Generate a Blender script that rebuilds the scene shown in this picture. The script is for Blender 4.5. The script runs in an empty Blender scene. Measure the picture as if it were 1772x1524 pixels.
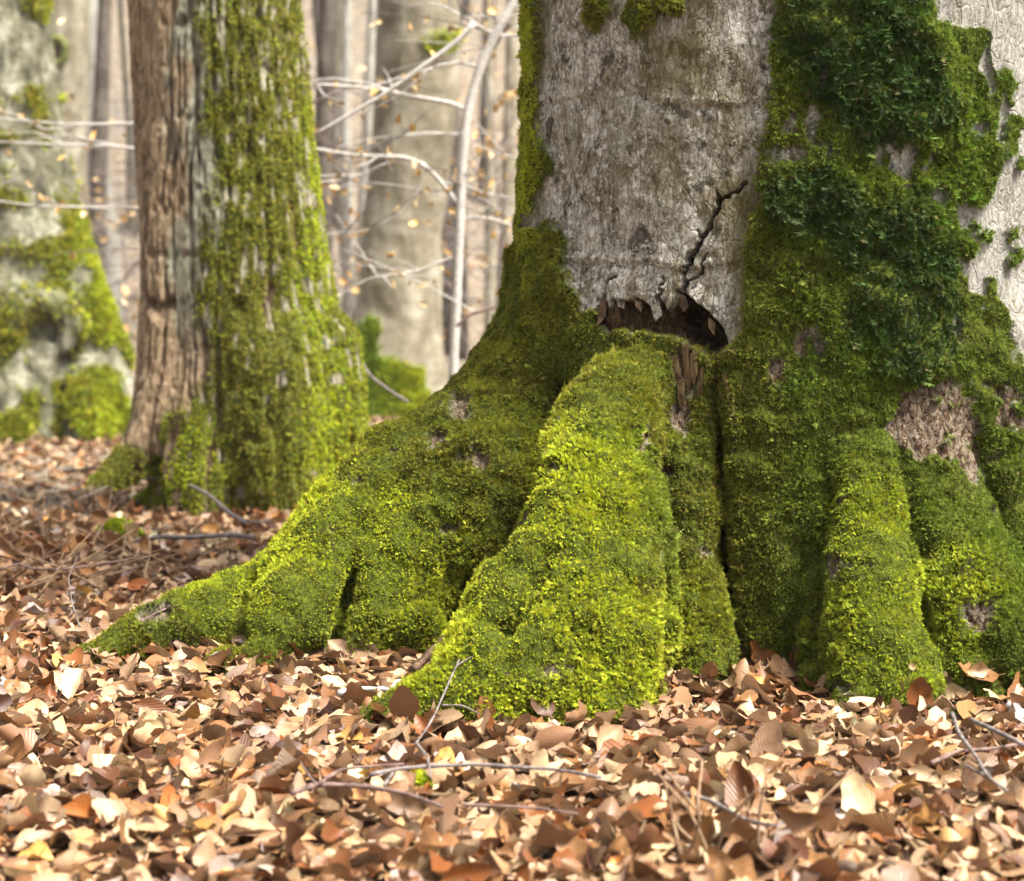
import bpy, bmesh, math, random
import numpy as np
from mathutils import Vector

# ---------------------------------------------------------------- camera, sky, sun, exposure
sc = bpy.context.scene
F = 3000.0                      # focal length in photo pixels (photo 1772 x 1524)
CX, CY, HY = 886.0, 762.0, 560.0
H = 0.67                        # lens height above the forest floor
TA = (CY - HY) / F
CA, SA = 1 / math.sqrt(1 + TA * TA), TA / math.sqrt(1 + TA * TA)
cam_d = bpy.data.cameras.new('camera')
cam = bpy.data.objects.new('camera', cam_d)
sc.collection.objects.link(cam)
cam.location = (0, 0, H)
cam.rotation_euler = (math.pi / 2 - math.atan(TA), 0, 0)
cam_d.sensor_fit = 'HORIZONTAL'
cam_d.sensor_width = 36.0
cam_d.lens = F / 1772 * 36
cam_d.clip_start, cam_d.clip_end = 0.05, 800
cam_d.dof.use_dof = True
cam_d.dof.focus_distance = 3.22
cam_d.dof.aperture_fstop = 4.2
sc.camera = cam

SUN_EL, SUN_AZ = math.radians(60), math.radians(121)   # azimuth from +Y, clockwise seen from above
world = bpy.data.worlds.new('World')
sc.world = world
world.use_nodes = True
wn, wl = world.node_tree.nodes, world.node_tree.links
wn.clear()
sky = wn.new('ShaderNodeTexSky')
sky.sky_type = 'NISHITA'
sky.sun_disc = False
sky.sun_elevation = SUN_EL
sky.sun_rotation = SUN_AZ
sky.air_density = 1.0
sky.dust_density = 6.0
sky.ozone_density = 1.0
hs = wn.new('ShaderNodeHueSaturation')
hs.inputs['Saturation'].default_value = 0.18            # thin high cloud: a whitish sky
bg = wn.new('ShaderNodeBackground')
bg.inputs['Strength'].default_value = 0.092
wo = wn.new('ShaderNodeOutputWorld')
wl.new(sky.outputs[0], hs.inputs['Color'])
wl.new(hs.outputs[0], bg.inputs[0])
wl.new(bg.outputs[0], wo.inputs[0])

sun_d = bpy.data.lights.new('sun', 'SUN')
sun_d.energy = 4.7
sun_d.angle = math.radians(18)
sun_d.color = (1.0, 0.94, 0.82)
sun = bpy.data.objects.new('sun', sun_d)
sc.collection.objects.link(sun)
sdir = Vector((math.sin(SUN_AZ) * math.cos(SUN_EL), math.cos(SUN_AZ) * math.cos(SUN_EL), math.sin(SUN_EL)))
sun.rotation_euler = sdir.to_track_quat('Z', 'Y').to_euler()
sun.location = sdir * 30

sc.view_settings.view_transform = 'Standard'
sc.view_settings.look = 'None'
sc.view_settings.gamma = 1.0
sc.view_settings.use_curve_mapping = False
sc.view_settings.exposure = 1.38
sc.render.engine = 'CYCLES'
sc.cycles.use_denoising = True
sc.cycles.max_bounces = 4
sc.cycles.diffuse_bounces = 1
sc.cycles.glossy_bounces = 1
sc.cycles.transmission_bounces = 2
sc.cycles.transparent_max_bounces = 4
sc.cycles.use_adaptive_sampling = True
sc.cycles.adaptive_threshold = 0.03

rng = np.random.default_rng(7)
random.seed(7)
COL = sc.collection

# ---------------------------------------------------------------- pixel <-> place
def P(px, py, D):
    a, b = (px - CX) / F, (CY - py) / F
    d = np.array([a, CA + b * SA, -SA + b * CA])
    return np.array([0, 0, H]) + d * (D / d[1])

def G(px, py):                  # the point of the flat floor seen at a pixel
    a, b = (px - CX) / F, (CY - py) / F
    d = np.array([a, CA + b * SA, -SA + b * CA])
    return np.array([0, 0, H]) + d * (-H / d[2])

def proj(p):
    q = p - np.array([0, 0, H])
    z = q[:, 1] * CA - q[:, 2] * SA
    u = q[:, 1] * SA + q[:, 2] * CA
    z = np.maximum(z, 1e-3)
    return CX + F * q[:, 0] / z, CY - F * u / z

# ---------------------------------------------------------------- noise
def _hash(i, j, k, seed):
    h = (i.astype(np.uint32) * np.uint32(374761393) + j.astype(np.uint32) * np.uint32(668265263)
         + k.astype(np.uint32) * np.uint32(2147483647 - 1274126177) + np.uint32(seed * 2654435761 & 0xffffffff))
    h = (h ^ (h >> np.uint32(13))) * np.uint32(1274126177)
    h = (h ^ (h >> np.uint32(16))) * np.uint32(2246822519)
    h = h ^ (h >> np.uint32(15))
    return h.astype(np.float32) / np.float32(4294967295.0)

def vnoise(p, seed=0):
    p = np.asarray(p, np.float32)
    f = np.floor(p)
    t = p - f
    t = t * t * t * (t * (t * 6 - 15) + 10)
    i = f.astype(np.int32)
    r = 0
    for a in (0, 1):
        wx = t[:, 0] if a else 1 - t[:, 0]
        for b in (0, 1):
            wy = t[:, 1] if b else 1 - t[:, 1]
            for c in (0, 1):
                wz = t[:, 2] if c else 1 - t[:, 2]
                r = r + wx * wy * wz * _hash(i[:, 0] + a, i[:, 1] + b, i[:, 2] + c, seed)
    return r * 2 - 1

def fbm(p, oct=4, seed=0, gain=0.5):
    p = np.asarray(p, np.float32)
    s, a, n = 0, 1.0, 0
    for o in range(oct):
        s = s + a * vnoise(p * (2 ** o) + 17.3 * o, seed + o)
        n += a
        a *= gain
    return s / n

def smooth(x, a, b):
    t = np.clip((x - a) / (b - a), 0, 1)
    return t * t * (3 - 2 * t)

def inpoly(x, y, poly):
    r = np.zeros(len(x), bool)
    n = len(poly)
    for i in range(n):
        x1, y1 = poly[i]
        x2, y2 = poly[(i + 1) % n]
        if y1 == y2:
            continue
        c = ((y1 > y) != (y2 > y)) & (x < (x2 - x1) * (y - y1) / (y2 - y1) + x1)
        r ^= c
    return r

def polydist(x, y, pts, widths=None):        # distance to an open line minus its half width
    d = np.full(len(x), 1e9)
    for i in range(len(pts) - 1):
        ax, ay = pts[i]
        bx, by = pts[i + 1]
        dx, dy = bx - ax, by - ay
        t = np.clip(((x - ax) * dx + (y - ay) * dy) / (dx * dx + dy * dy), 0, 1)
        w = 0 if widths is None else widths[i] * (1 - t) + widths[i + 1] * t
        d = np.minimum(d, np.hypot(x - ax - t * dx, y - ay - t * dy) - w)
    return d

def signedpoly(x, y, poly):                  # negative inside
    d = polydist(x, y, list(poly) + [poly[0]])
    return np.where(inpoly(x, y, poly), -d, d)

def ellipses(x, y, items, a=.75, b=1.2):
    r = np.zeros(len(x))
    for cx_, cy_, rx, ry in items:
        r = np.maximum(r, 1 - smooth(np.hypot((x - cx_) / rx, (y - cy_) / ry), a, b))
    return r

# ---------------------------------------------------------------- mesh helpers
def mesh_np(name, v, quads=None, tris=None, smooth_sh=True):
    me = bpy.data.meshes.new(name)
    v = np.asarray(v, np.float32)
    me.vertices.add(len(v))
    me.vertices.foreach_set('co', v.ravel())
    loops, starts, tot = [], [], 0
    for f in (quads, tris):
        if f is None or len(f) == 0:
            continue
        f = np.asarray(f, np.int32)
        starts.append(tot + np.arange(len(f), dtype=np.int32) * f.shape[1])
        tot += f.size
        loops.append(f.ravel())
    if loops:
        loops = np.concatenate(loops)
        starts = np.concatenate(starts)
        me.loops.add(len(loops))
        me.loops.foreach_set('vertex_index', loops)
        me.polygons.add(len(starts))
        me.polygons.foreach_set('loop_start', starts)
        me.update(calc_edges=True)
        me.polygons.foreach_set('use_smooth', np.full(len(starts), smooth_sh))
        me.validate()
    return me

def attr(me, name, data, kind='FLOAT'):
    a = me.attributes.new(name, kind, 'POINT')
    a.data.foreach_set({'FLOAT': 'value', 'INT': 'value', 'FLOAT_VECTOR': 'vector', 'FLOAT_COLOR': 'color'}[kind],
                       np.ascontiguousarray(data, np.int32 if kind == 'INT' else np.float32).ravel())

def link(name, me, mat=None, parent=None, label=None, cat=None, group=None, kind=None):
    o = bpy.data.objects.new(name, me)
    COL.objects.link(o)
    if mat is not None and me is not None and len(me.materials) == 0:
        me.materials.append(mat)
    if parent is not None:
        o.parent = parent
    for k, val in (('label', label), ('category', cat), ('group', group), ('kind', kind)):
        if val:
            o[k] = val
    return o

def empty(name, loc, label, cat, group=None):
    o = link(name, None, label=label, cat=cat, group=group)
    o.empty_display_size = 0.1
    return o

def normals(me):
    n = np.empty(len(me.vertices) * 3, np.float32)
    me.vertex_normals.foreach_get('vector', n)
    return n.reshape(-1, 3)

def coords(me):
    n = np.empty(len(me.vertices) * 3, np.float32)
    me.vertices.foreach_get('co', n)
    return n.reshape(-1, 3)

def subdivided(me, levels):
    o = bpy.data.objects.new('temporary', me)
    COL.objects.link(o)
    m = o.modifiers.new('s', 'SUBSURF')
    m.levels = levels
    dg = bpy.context.evaluated_depsgraph_get()
    r = bpy.data.meshes.new_from_object(o.evaluated_get(dg))
    bpy.data.objects.remove(o)
    return r

# ---------------------------------------------------------------- implicit trunks
class Field:
    def __init__(s, lo, hi, h):
        s.lo = np.array(lo, np.float32)
        s.h = h
        s.n = np.ceil((np.array(hi) - np.array(lo)) / h).astype(int) + 1
        s.v = np.full(s.n, 0.5, np.float32)
        s.ax = [s.lo[i] + h * np.arange(s.n[i], dtype=np.float32) for i in range(3)]

    def window(s, lo, hi):
        a = np.clip(((lo - s.lo) / s.h).astype(int), 0, s.n)
        b = np.clip(np.ceil((hi - s.lo) / s.h).astype(int) + 1, 0, s.n)
        sl = tuple(slice(a[i], b[i]) for i in range(3))
        X = s.ax[0][sl[0]][:, None, None]
        Y = s.ax[1][sl[1]][None, :, None]
        Z = s.ax[2][sl[2]][None, None, :]
        return sl, X, Y, Z

    def chain(s, pts, k=0.08, carve=False, flat=1.0):
        pts = [(np.array(p, np.float32), r) for p, r in pts]
        rr = max(r for _, r in pts)
        A = np.array([p for p, _ in pts])
        sl, X, Y, Z = s.window(A.min(0) - rr - k - 0.06, A.max(0) + rr + k + 0.06)
        if min(x.stop - x.start for x in sl) <= 0:
            return
        d = None
        for (a, ra), (b, rb) in zip(pts[:-1], pts[1:]):
            ba = b - a
            t = np.clip(((X - a[0]) * ba[0] + (Y - a[1]) * ba[1] + (Z - a[2]) * ba[2]) / float(ba @ ba), 0, 1)
            e = np.sqrt((X - a[0] - t * ba[0]) ** 2 + ((Y - a[1] - t * ba[1]) / flat) ** 2 + (Z - a[2] - t * ba[2]) ** 2) - (ra + (rb - ra) * t)
            d = e if d is None else np.minimum(d, e)
        w = s.v[sl]
        if carve:
            d = -d
            hh = np.maximum(k - np.abs(d - w), 0) / k
            s.v[sl] = np.maximum(d, w) + hh * hh * k / 4
        else:
            hh = np.maximum(k - np.abs(d - w), 0) / k
            s.v[sl] = np.minimum(d, w) - hh * hh * k / 4

    def sample(s, p):
        q = np.round((p - s.lo) / s.h).astype(int)
        ok = ((q >= 0) & (q < s.n)).all(1)
        r = np.full(len(p), 0.5, np.float32)
        r[ok] = s.v[q[ok, 0], q[ok, 1], q[ok, 2]]
        return r

    def surf(s, px, py, near=2.6, far=5.0):
        """distance at which the sight line through a photo pixel first meets the surface"""
        dd = np.arange(near, far, .004)
        a, b = P(px, py, 1.0), P(px, py, 2.0)
        pts = a[None] + (b - a)[None] * (dd - 1.0)[:, None]
        hit = np.nonzero(s.sample(pts) < 0)[0]
        return float(dd[hit[0]]) if len(hit) else far

    def crease(s, pts, r, depth, k=.03):
        c = [(a, b, s.surf(a, b)) for a, b in pts]
        m = len(c) - 1
        rr = [r * (.3 + .7 * min(1, 2.2 * i / m)) for i in range(m + 1)]
        for j in range(max(1, int(depth / (r * .9)))):
            s.chain(px_chain(*[(a, b, d + j * r * .9 * (q / r), q) for (a, b, d), q in zip(c, rr)]), k, carve=True)

    def mesh(s, name):
        v = s.v
        ins = v < 0
        c8 = [ins[a:v.shape[0] - 1 + a, b:v.shape[1] - 1 + b, c:v.shape[2] - 1 + c] for a in (0, 1) for b in (0, 1) for c in (0, 1)]
        anyi, alli = c8[0].copy(), c8[0].copy()
        for c in c8[1:]:
            anyi |= c
            alli &= c
        mix = anyi & ~alli
        I, J, K = np.nonzero(mix)
        idx = np.full(mix.shape, -1, np.int32)
        idx[I, J, K] = np.arange(len(I))
        acc = np.zeros((len(I), 3), np.float32)
        cnt = np.zeros(len(I), np.float32)
        cs = [(a, b, c) for a in (0, 1) for b in (0, 1) for c in (0, 1)]
        for p in cs:
            for ax in range(3):
                if p[ax]:
                    continue
                q = list(p)
                q[ax] = 1
                v0 = v[I + p[0], J + p[1], K + p[2]]
                v1 = v[I + q[0], J + q[1], K + q[2]]
                cr = (v0 < 0) != (v1 < 0)
                t = np.where(cr, v0 / np.where(cr, v0 - v1, 1), 0)
                for a in range(3):
                    acc[:, a] += np.where(cr, p[a] + (t if a == ax else 0), 0)
                cnt += cr
        pos = s.lo + s.h * (np.stack([I, J, K], 1) + acc / cnt[:, None])
        Q = []
        for ax in range(3):
            b, c = [(1, 2), (2, 0), (0, 1)][ax]
            sl0 = [slice(None)] * 3
            sl1 = [slice(None)] * 3
            sl0[ax], sl1[ax] = slice(0, -1), slice(1, None)
            e = ins[tuple(sl0)] != ins[tuple(sl1)]
            E = np.array(np.nonzero(e))
            ok = (E[b] > 0) & (E[c] > 0) & (E[b] < v.shape[b] - 1) & (E[c] < v.shape[c] - 1)
            E = E[:, ok]
            first = ins[E[0], E[1], E[2]]
            def cell(db, dc):
                q = E.copy()
                q[b] -= db
                q[c] -= dc
                return idx[q[0], q[1], q[2]]
            f = np.stack([cell(1, 1), cell(0, 1), cell(0, 0), cell(1, 0)], 1)
            f[~first] = f[~first][:, ::-1]
            Q.append(f)
        Q = np.concatenate(Q)
        Q = Q[(Q >= 0).all(1)]
        return mesh_np(name, pos, quads=Q)

def px_chain(*pts):             # (photo x, photo y, distance, radius)
    return [(P(a, b, d), r) for a, b, d, r in pts]

# ---------------------------------------------------------------- shader helpers
class NT:
    def __init__(s, name):
        s.mat = bpy.data.materials.new(name)
        s.mat.use_nodes = True
        s.t = s.mat.node_tree
        s.t.nodes.clear()
        s.out = s.n('ShaderNodeOutputMaterial')

    def n(s, typ, **kw):
        nd = s.t.nodes.new(typ)
        for k, v in kw.items():
            if k.startswith('i_'):
                key = k[2:].replace('_', ' ')
                s.set(nd, key, v)
            else:
                setattr(nd, k, v)
        return nd

    def set(s, nd, key, v):
        k = int(key) if key.isdigit() else key
        if isinstance(v, bpy.types.NodeSocket):
            s.t.links.new(v, nd.inputs[k])
        else:
            nd.inputs[k].default_value = v

    def link(s, a, b):
        s.t.links.new(a, b)

    def attr(s, name, typ='GEOMETRY'):
        return s.n('ShaderNodeAttribute', attribute_name=name, attribute_type=typ)

    def obj(s):
        return s.n('ShaderNodeTexCoord').outputs['Object']

    def scaled(s, vec, sx, sy, sz):
        m = s.n('ShaderNodeMapping')
        s.link(vec, m.inputs['Vector'])
        m.inputs['Scale'].default_value = (sx, sy, sz)
        return m.outputs[0]

    def noise(s, vec, scale, detail=4, rough=0.55, dist=0.0):
        nd = s.n('ShaderNodeTexNoise')
        s.link(vec, nd.inputs['Vector'])
        nd.inputs['Scale'].default_value = scale
        nd.inputs['Detail'].default_value = detail
        nd.inputs['Roughness'].default_value = rough
        nd.inputs['Distortion'].default_value = dist
        return nd.outputs['Fac']

    def voro(s, vec, scale, feature='F1', out='Distance'):
        nd = s.n('ShaderNodeTexVoronoi', feature=feature)
        s.link(vec, nd.inputs['Vector'])
        nd.inputs['Scale'].default_value = scale
        return nd.outputs[out]

    def ramp(s, fac, stops):
        nd = s.n('ShaderNodeValToRGB')
        s.link(fac, nd.inputs[0])
        e = nd.color_ramp.elements
        while len(e) < len(stops):
            e.new(0.5)
        for el, (p, c) in zip(e, stops):
            el.position = p
            el.color = (*c, 1) if not isinstance(c, (int, float)) else (c, c, c, 1)
        return nd.outputs[0]

    def mix(s, fac, a, b, blend='MIX'):
        nd = s.n('ShaderNodeMix', data_type='RGBA', blend_type=blend)
        for key, v in ((0, fac), (6, a), (7, b)):
            if isinstance(v, bpy.types.NodeSocket):
                s.link(v, nd.inputs[key])
            elif key == 0:
                nd.inputs[0].default_value = v
            else:
                nd.inputs[key].default_value = (*v, 1)
        return nd.outputs[2]

    def math(s, op, a, b=None):
        nd = s.n('ShaderNodeMath', operation=op)
        for key, v in ((0, a), (1, b)):
            if v is None:
                continue
            if isinstance(v, bpy.types.NodeSocket):
                s.link(v, nd.inputs[key])
            else:
                nd.inputs[key].default_value = v
        return nd.outputs[0]

    def bump(s, height, strength, dist, normal=None):
        nd = s.n('ShaderNodeBump')
        s.link(height, nd.inputs['Height'])
        nd.inputs['Strength'].default_value = strength
        nd.inputs['Distance'].default_value = dist
        if normal is not None:
            s.link(normal, nd.inputs['Normal'])
        return nd.outputs[0]

    def bsdf(s, color, rough=0.8, normal=None, spec=0.3, translucent=0.0, tcolor=None):
        b = s.n('ShaderNodeBsdfPrincipled')
        for key, v in (('Base Color', color), ('Roughness', rough), ('Specular IOR Level', spec)):
            if isinstance(v, bpy.types.NodeSocket):
                s.link(v, b.inputs[key])
            else:
                b.inputs[key].default_value = (*v, 1) if key == 'Base Color' else v
        if normal is not None:
            s.link(normal, b.inputs['Normal'])
        sh = b.outputs[0]
        if translucent:
            t = s.n('ShaderNodeBsdfTranslucent')
            c = tcolor if tcolor is not None else color
            if isinstance(c, bpy.types.NodeSocket):
                s.link(c, t.inputs[0])
            else:
                t.inputs[0].default_value = (*c, 1)
            m = s.n('ShaderNodeMixShader')
            m.inputs[0].default_value = translucent
            s.link(sh, m.inputs[1])
            s.link(t.outputs[0], m.inputs[2])
            sh = m.outputs[0]
        s.link(sh, s.out.inputs['Surface'])
        return s.mat

# ---------------------------------------------------------------- materials
def mat_old_bark():
    s = NT('old_beech_bark')
    o = s.obj()
    wood, moss, pale, brown = (s.attr(a).outputs['Fac'] for a in ('wood', 'moss', 'pale', 'brown'))
    wob = s.n('ShaderNodeVectorMath', operation='ADD')
    s.link(o, wob.inputs[0])
    s.link(s.math('MULTIPLY', s.noise(o, 30, 3), 0.035), wob.inputs[1])
    fine = s.noise(s.scaled(o, 1, 1, 0.8), 130, 4, 0.65)
    mid = s.noise(s.scaled(o, 1, 1, 0.7), 34, 4, 0.6)
    cells = s.voro(s.scaled(wob.outputs[0], 1, 1, 0.34), 70, 'DISTANCE_TO_EDGE')
    cells2 = s.voro(s.scaled(wob.outputs[0], 1, 1, 0.55), 150, 'DISTANCE_TO_EDGE')
    blot = s.noise(o, 15, 6, 0.7, 0.2)
    spots = s.noise(o, 22, 6, 0.7)
    tone = s.math('ADD', s.math('MULTIPLY', fine, 0.6), s.math('MULTIPLY', mid, 0.4))
    base = s.ramp(tone, [(0.38, (0.085, 0.070, 0.048)), (0.50, (0.23, 0.20, 0.15)), (0.60, (0.38, 0.345, 0.28))])
    grey = s.ramp(tone, [(0.38, (0.17, 0.155, 0.125)), (0.5, (0.38, 0.36, 0.315)), (0.60, (0.58, 0.56, 0.51))])
    lich = s.ramp(blot, [(0.44, 0.0), (0.53, 0.95)])
    c = s.mix(lich, base, grey)
    flk = s.ramp(s.noise(o, 62, 3, 0.6), [(0.57, 0.0), (0.62, 0.85)])
    c = s.mix(flk, c, (0.60, 0.585, 0.555))
    crk = s.ramp(cells, [(0.0, 0.85), (0.045, 0.0)])
    crk2 = s.ramp(cells2, [(0.0, 0.55), (0.06, 0.0)])
    crk = s.math('MULTIPLY', s.math('MAXIMUM', crk, crk2), s.ramp(s.noise(o, 11, 4, 0.6), [(0.38, 0.15), (0.58, 1.0)]))
    c = s.mix(crk, c, (0.045, 0.033, 0.022))
    # pale smooth bark on the weather side
    pal = s.ramp(tone, [(0.36, (0.14, 0.128, 0.105)), (0.48, (0.25, 0.237, 0.212)), (0.60, (0.34, 0.327, 0.30))])
    pal = s.mix(s.math('MULTIPLY', crk, 0.14), pal, (0.10, 0.085, 0.06))
    pal = s.mix(s.ramp(s.noise(s.scaled(o, 1, 1, 0.5), 45, 4, 0.7), [(0.58, 0.0), (0.66, 0.7)]), pal, (0.12, 0.11, 0.06))
    c = s.mix(pale, c, pal)
    # dark crust lichen spots
    dk = s.math('MAXIMUM', s.ramp(spots, [(0.565, 0.0), (0.61, 1.0)]), s.ramp(s.noise(o, 75, 3, 0.6), [(0.63, 0.0), (0.68, 0.9)]))
    dk = s.math('MULTIPLY', dk, s.math('SUBTRACT', 1.0, pale))
    c = s.mix(s.math('MULTIPLY', dk, 0.8), c, (0.04, 0.035, 0.033))
    # olive algae film
    alg = s.ramp(s.noise(s.scaled(o, 1, 1, 0.6), 5, 4, 0.6), [(0.48, 0.0), (0.64, 0.75)])
    c = s.mix(s.math('MULTIPLY', alg, s.math('SUBTRACT', 1.0, pale)), c, (0.10, 0.085, 0.03))
    wv = s.n('ShaderNodeVectorMath', operation='ADD')
    s.link(o, wv.inputs[0])
    s.link(s.math('MULTIPLY', s.noise(o, 40, 3), 0.03), wv.inputs[1])
    plate = s.voro(s.scaled(wv.outputs[0], 1, 1, 0.6), 62, 'DISTANCE_TO_EDGE')
    br = s.ramp(plate, [(0.0, (0.035, 0.016, 0.010)), (0.10, (0.085, 0.055, 0.036)), (0.25, (0.155, 0.115, 0.08))])
    br = s.mix(s.ramp(fine, [(0.48, 0.0), (0.62, 0.6)]), br, (0.27, 0.235, 0.185))
    c = s.mix(brown, c, br)
    wgrain = s.noise(s.scaled(o, 1, 1, 0.25), 120, 4, 0.6, 1.0)
    wd = s.ramp(wgrain, [(0.3, (0.010, 0.007, 0.004)), (0.5, (0.045, 0.028, 0.016)), (0.68, (0.13, 0.085, 0.045))])
    c = s.mix(wood, c, wd)
    ms = s.ramp(s.noise(o, 120, 4), [(0.35, (0.022, 0.027, 0.005)), (0.65, (0.085, 0.105, 0.014))])
    c = s.mix(moss, c, ms)
    h = s.math('ADD', s.math('MULTIPLY', tone, 0.8), s.math('MULTIPLY', s.math('MINIMUM', cells, 0.10), 3.5))
    n = s.bump(h, 0.9, 0.006)
    return s.bsdf(c, 0.95, n, 0.06)

def mat_ridged_bark():
    s = NT('ridged_bark')
    o = s.obj()
    moss, lich, ridge = (s.attr(a).outputs['Fac'] for a in ('moss', 'pale', 'ridge'))
    fine = s.noise(s.scaled(o, 1, 1, 0.35), 60, 5, 0.65, 0.5)
    c = s.ramp(fine, [(0.34, (0.10, 0.068, 0.04)), (0.5, (0.29, 0.205, 0.125)), (0.66, (0.43, 0.325, 0.215))])
    lc = s.ramp(fine, [(0.3, (0.10, 0.10, 0.065)), (0.5, (0.29, 0.29, 0.215)), (0.7, (0.44, 0.44, 0.36))])
    c = s.mix(lich, c, lc)
    c = s.mix(s.math('MULTIPLY', s.math('SUBTRACT', 1.0, ridge), 0.85), c, (0.06, 0.03, 0.018))
    ms = s.ramp(s.noise(o, 70, 4), [(0.35, (0.05, 0.055, 0.01)), (0.65, (0.14, 0.15, 0.025))])
    c = s.mix(moss, c, ms)
    n = s.bump(fine, 0.8, 0.02)
    return s.bsdf(c, 0.85, n, 0.2)

def mat_grey_beech(name, dark=(0.11, 0.09, 0.058), mid=(0.21, 0.185, 0.132), light=(0.33, 0.305, 0.24), sc_=1.0):
    s = NT(name)
    o = s.obj()
    moss = s.attr('moss').outputs['Fac']
    n1 = s.noise(s.scaled(o, 1, 1, 0.5), 5 * sc_, 6, 0.62, 0.5)
    n2 = s.noise(s.scaled(o, 0.6, 0.6, 2.0), 9 * sc_, 4, 0.6)
    f = s.math('ADD', s.math('MULTIPLY', n1, 0.75), s.math('MULTIPLY', n2, 0.25))
    c = s.ramp(f, [(0.36, dark), (0.5, mid), (0.62, light)])
    ms = s.ramp(s.noise(o, 16, 5, 0.7), [(0.35, (0.045, 0.055, 0.008)), (0.62, (0.17, 0.19, 0.025))])
    c = s.mix(moss, c, ms)
    return s.bsdf(c, 0.8, s.bump(n1, 0.5, 0.03), 0.25)

def mat_moss():
    s = NT('moss_frond')
    t = s.attr('tint', 'INSTANCER').outputs['Color']
    return s.bsdf(t, 0.6, None, 0.25, 0.28)

def mat_leaf():
    s = NT('dry_beech_leaf')
    t = s.attr('tint', 'INSTANCER').outputs['Color']
    uv = s.n('ShaderNodeUVMap').outputs[0]
    sep = s.n('ShaderNodeSeparateXYZ')
    s.link(uv, sep.inputs[0])
    u, v = sep.outputs[0], sep.outputs[1]
    au = s.math('ABSOLUTE', s.math('SUBTRACT', u, 0.5))
    # side veins leave the midrib at an angle
    w = s.math('SUBTRACT', s.math('MULTIPLY', v, 9.0), s.math('MULTIPLY', au, 9.0))
    fr = s.math('ABSOLUTE', s.math('SUBTRACT', s.math('FRACT', w), 0.5))
    vein = s.math('LESS_THAN', fr, 0.07)
    rib = s.math('LESS_THAN', au, 0.02)
    vn = s.math('MAXIMUM', s.math('MULTIPLY', vein, 0.45), rib)
    o = s.obj()
    rnd = s.n('ShaderNodeObjectInfo').outputs['Random']
    off = s.n('ShaderNodeVectorMath', operation='ADD')
    s.link(o, off.inputs[0])
    s.link(s.math('MULTIPLY', rnd, 50.0), off.inputs[1])
    blot = s.noise(off.outputs[0], 3.2, 4, 0.6)
    c = s.mix(s.ramp(blot, [(0.45, 0.0), (0.66, 0.75)]), t, s.mix(0.7, t, (0.12, 0.055, 0.025)))
    c = s.mix(s.math('MULTIPLY', vn, 0.16), c, (0.20, 0.09, 0.035))
    edge = s.ramp(au, [(0.40, 0.0), (0.5, 0.5)])
    c = s.mix(edge, c, s.mix(0.6, t, (0.16, 0.07, 0.03)))
    geo = s.n('ShaderNodeNewGeometry')
    c2 = s.mix(0.2, c, (0.56, 0.38, 0.24))
    c = s.mix(geo.outputs['Backfacing'], c, c2)
    hgt = s.math('MULTIPLY', s.math('ADD', fr, s.math('MULTIPLY', vn, -0.6)), 1.0)
    n = s.bump(hgt, 0.14, 0.02)
    return s.bsdf(c, 0.42, n, 0.4, 0.10)

def mat_twig(name, a, b):
    s = NT(name)
    o = s.obj()
    f = s.noise(o, 60, 4, 0.6)
    c = s.ramp(f, [(0.35, a), (0.65, b)])
    return s.bsdf(c, 0.7, s.bump(f, 0.5, 0.004), 0.3)

def mat_ground():
    s = NT('leaf_mould')
    o = s.obj()
    v = s.n('ShaderNodeTexVoronoi')
    s.link(o, v.inputs['Vector'])
    v.inputs['Scale'].default_value = 17
    sepc = s.n('ShaderNodeSeparateColor')
    s.link(v.outputs['Color'], sepc.inputs[0])
    c = s.ramp(sepc.outputs[0], [(0.0, (0.04, 0.024, 0.016)), (0.35, (0.17, 0.115, 0.072)), (0.65, (0.26, 0.205, 0.15)), (1.0, (0.32, 0.275, 0.215))])
    big = s.noise(o, 0.45, 6, 0.7)
    c = s.mix(s.ramp(big, [(0.42, 0.0), (0.62, 0.75)]), c, (0.16, 0.145, 0.12))
    return s.bsdf(c, 0.8, s.bump(v.outputs['Distance'], 0.8, 0.05), 0.2)

M_OLD, M_RIDGE, M_MOSS, M_LEAF, M_GROUND = mat_old_bark(), mat_ridged_bark(), mat_moss(), mat_leaf(), mat_ground()
M_BEECH = mat_grey_beech('smooth_beech_bark')
M_MOSSY = mat_grey_beech('weathered_beech_bark', (0.045, 0.042, 0.028), (0.12, 0.115, 0.075), (0.27, 0.26, 0.205), 2.6)
M_PALE = mat_grey_beech('pale_beech_bark', (0.22, 0.205, 0.175), (0.34, 0.325, 0.285), (0.46, 0.44, 0.40))
M_DARK = mat_grey_beech('dark_slim_bark', (0.03, 0.025, 0.02), (0.07, 0.055, 0.045), (0.13, 0.11, 0.09))
M_TWIG_PALE = mat_twig('pale_twig', (0.36, 0.33, 0.30), (0.60, 0.57, 0.54))
M_TWIG_BROWN = mat_twig('brown_twig', (0.09, 0.05, 0.045), (0.24, 0.16, 0.14))
M_TWIG_GREY = mat_twig('grey_twig', (0.09, 0.072, 0.068), (0.25, 0.215, 0.205))
M_WOOD = mat_twig('rotten_wood', (0.035, 0.02, 0.012), (0.13, 0.075, 0.04))

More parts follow.
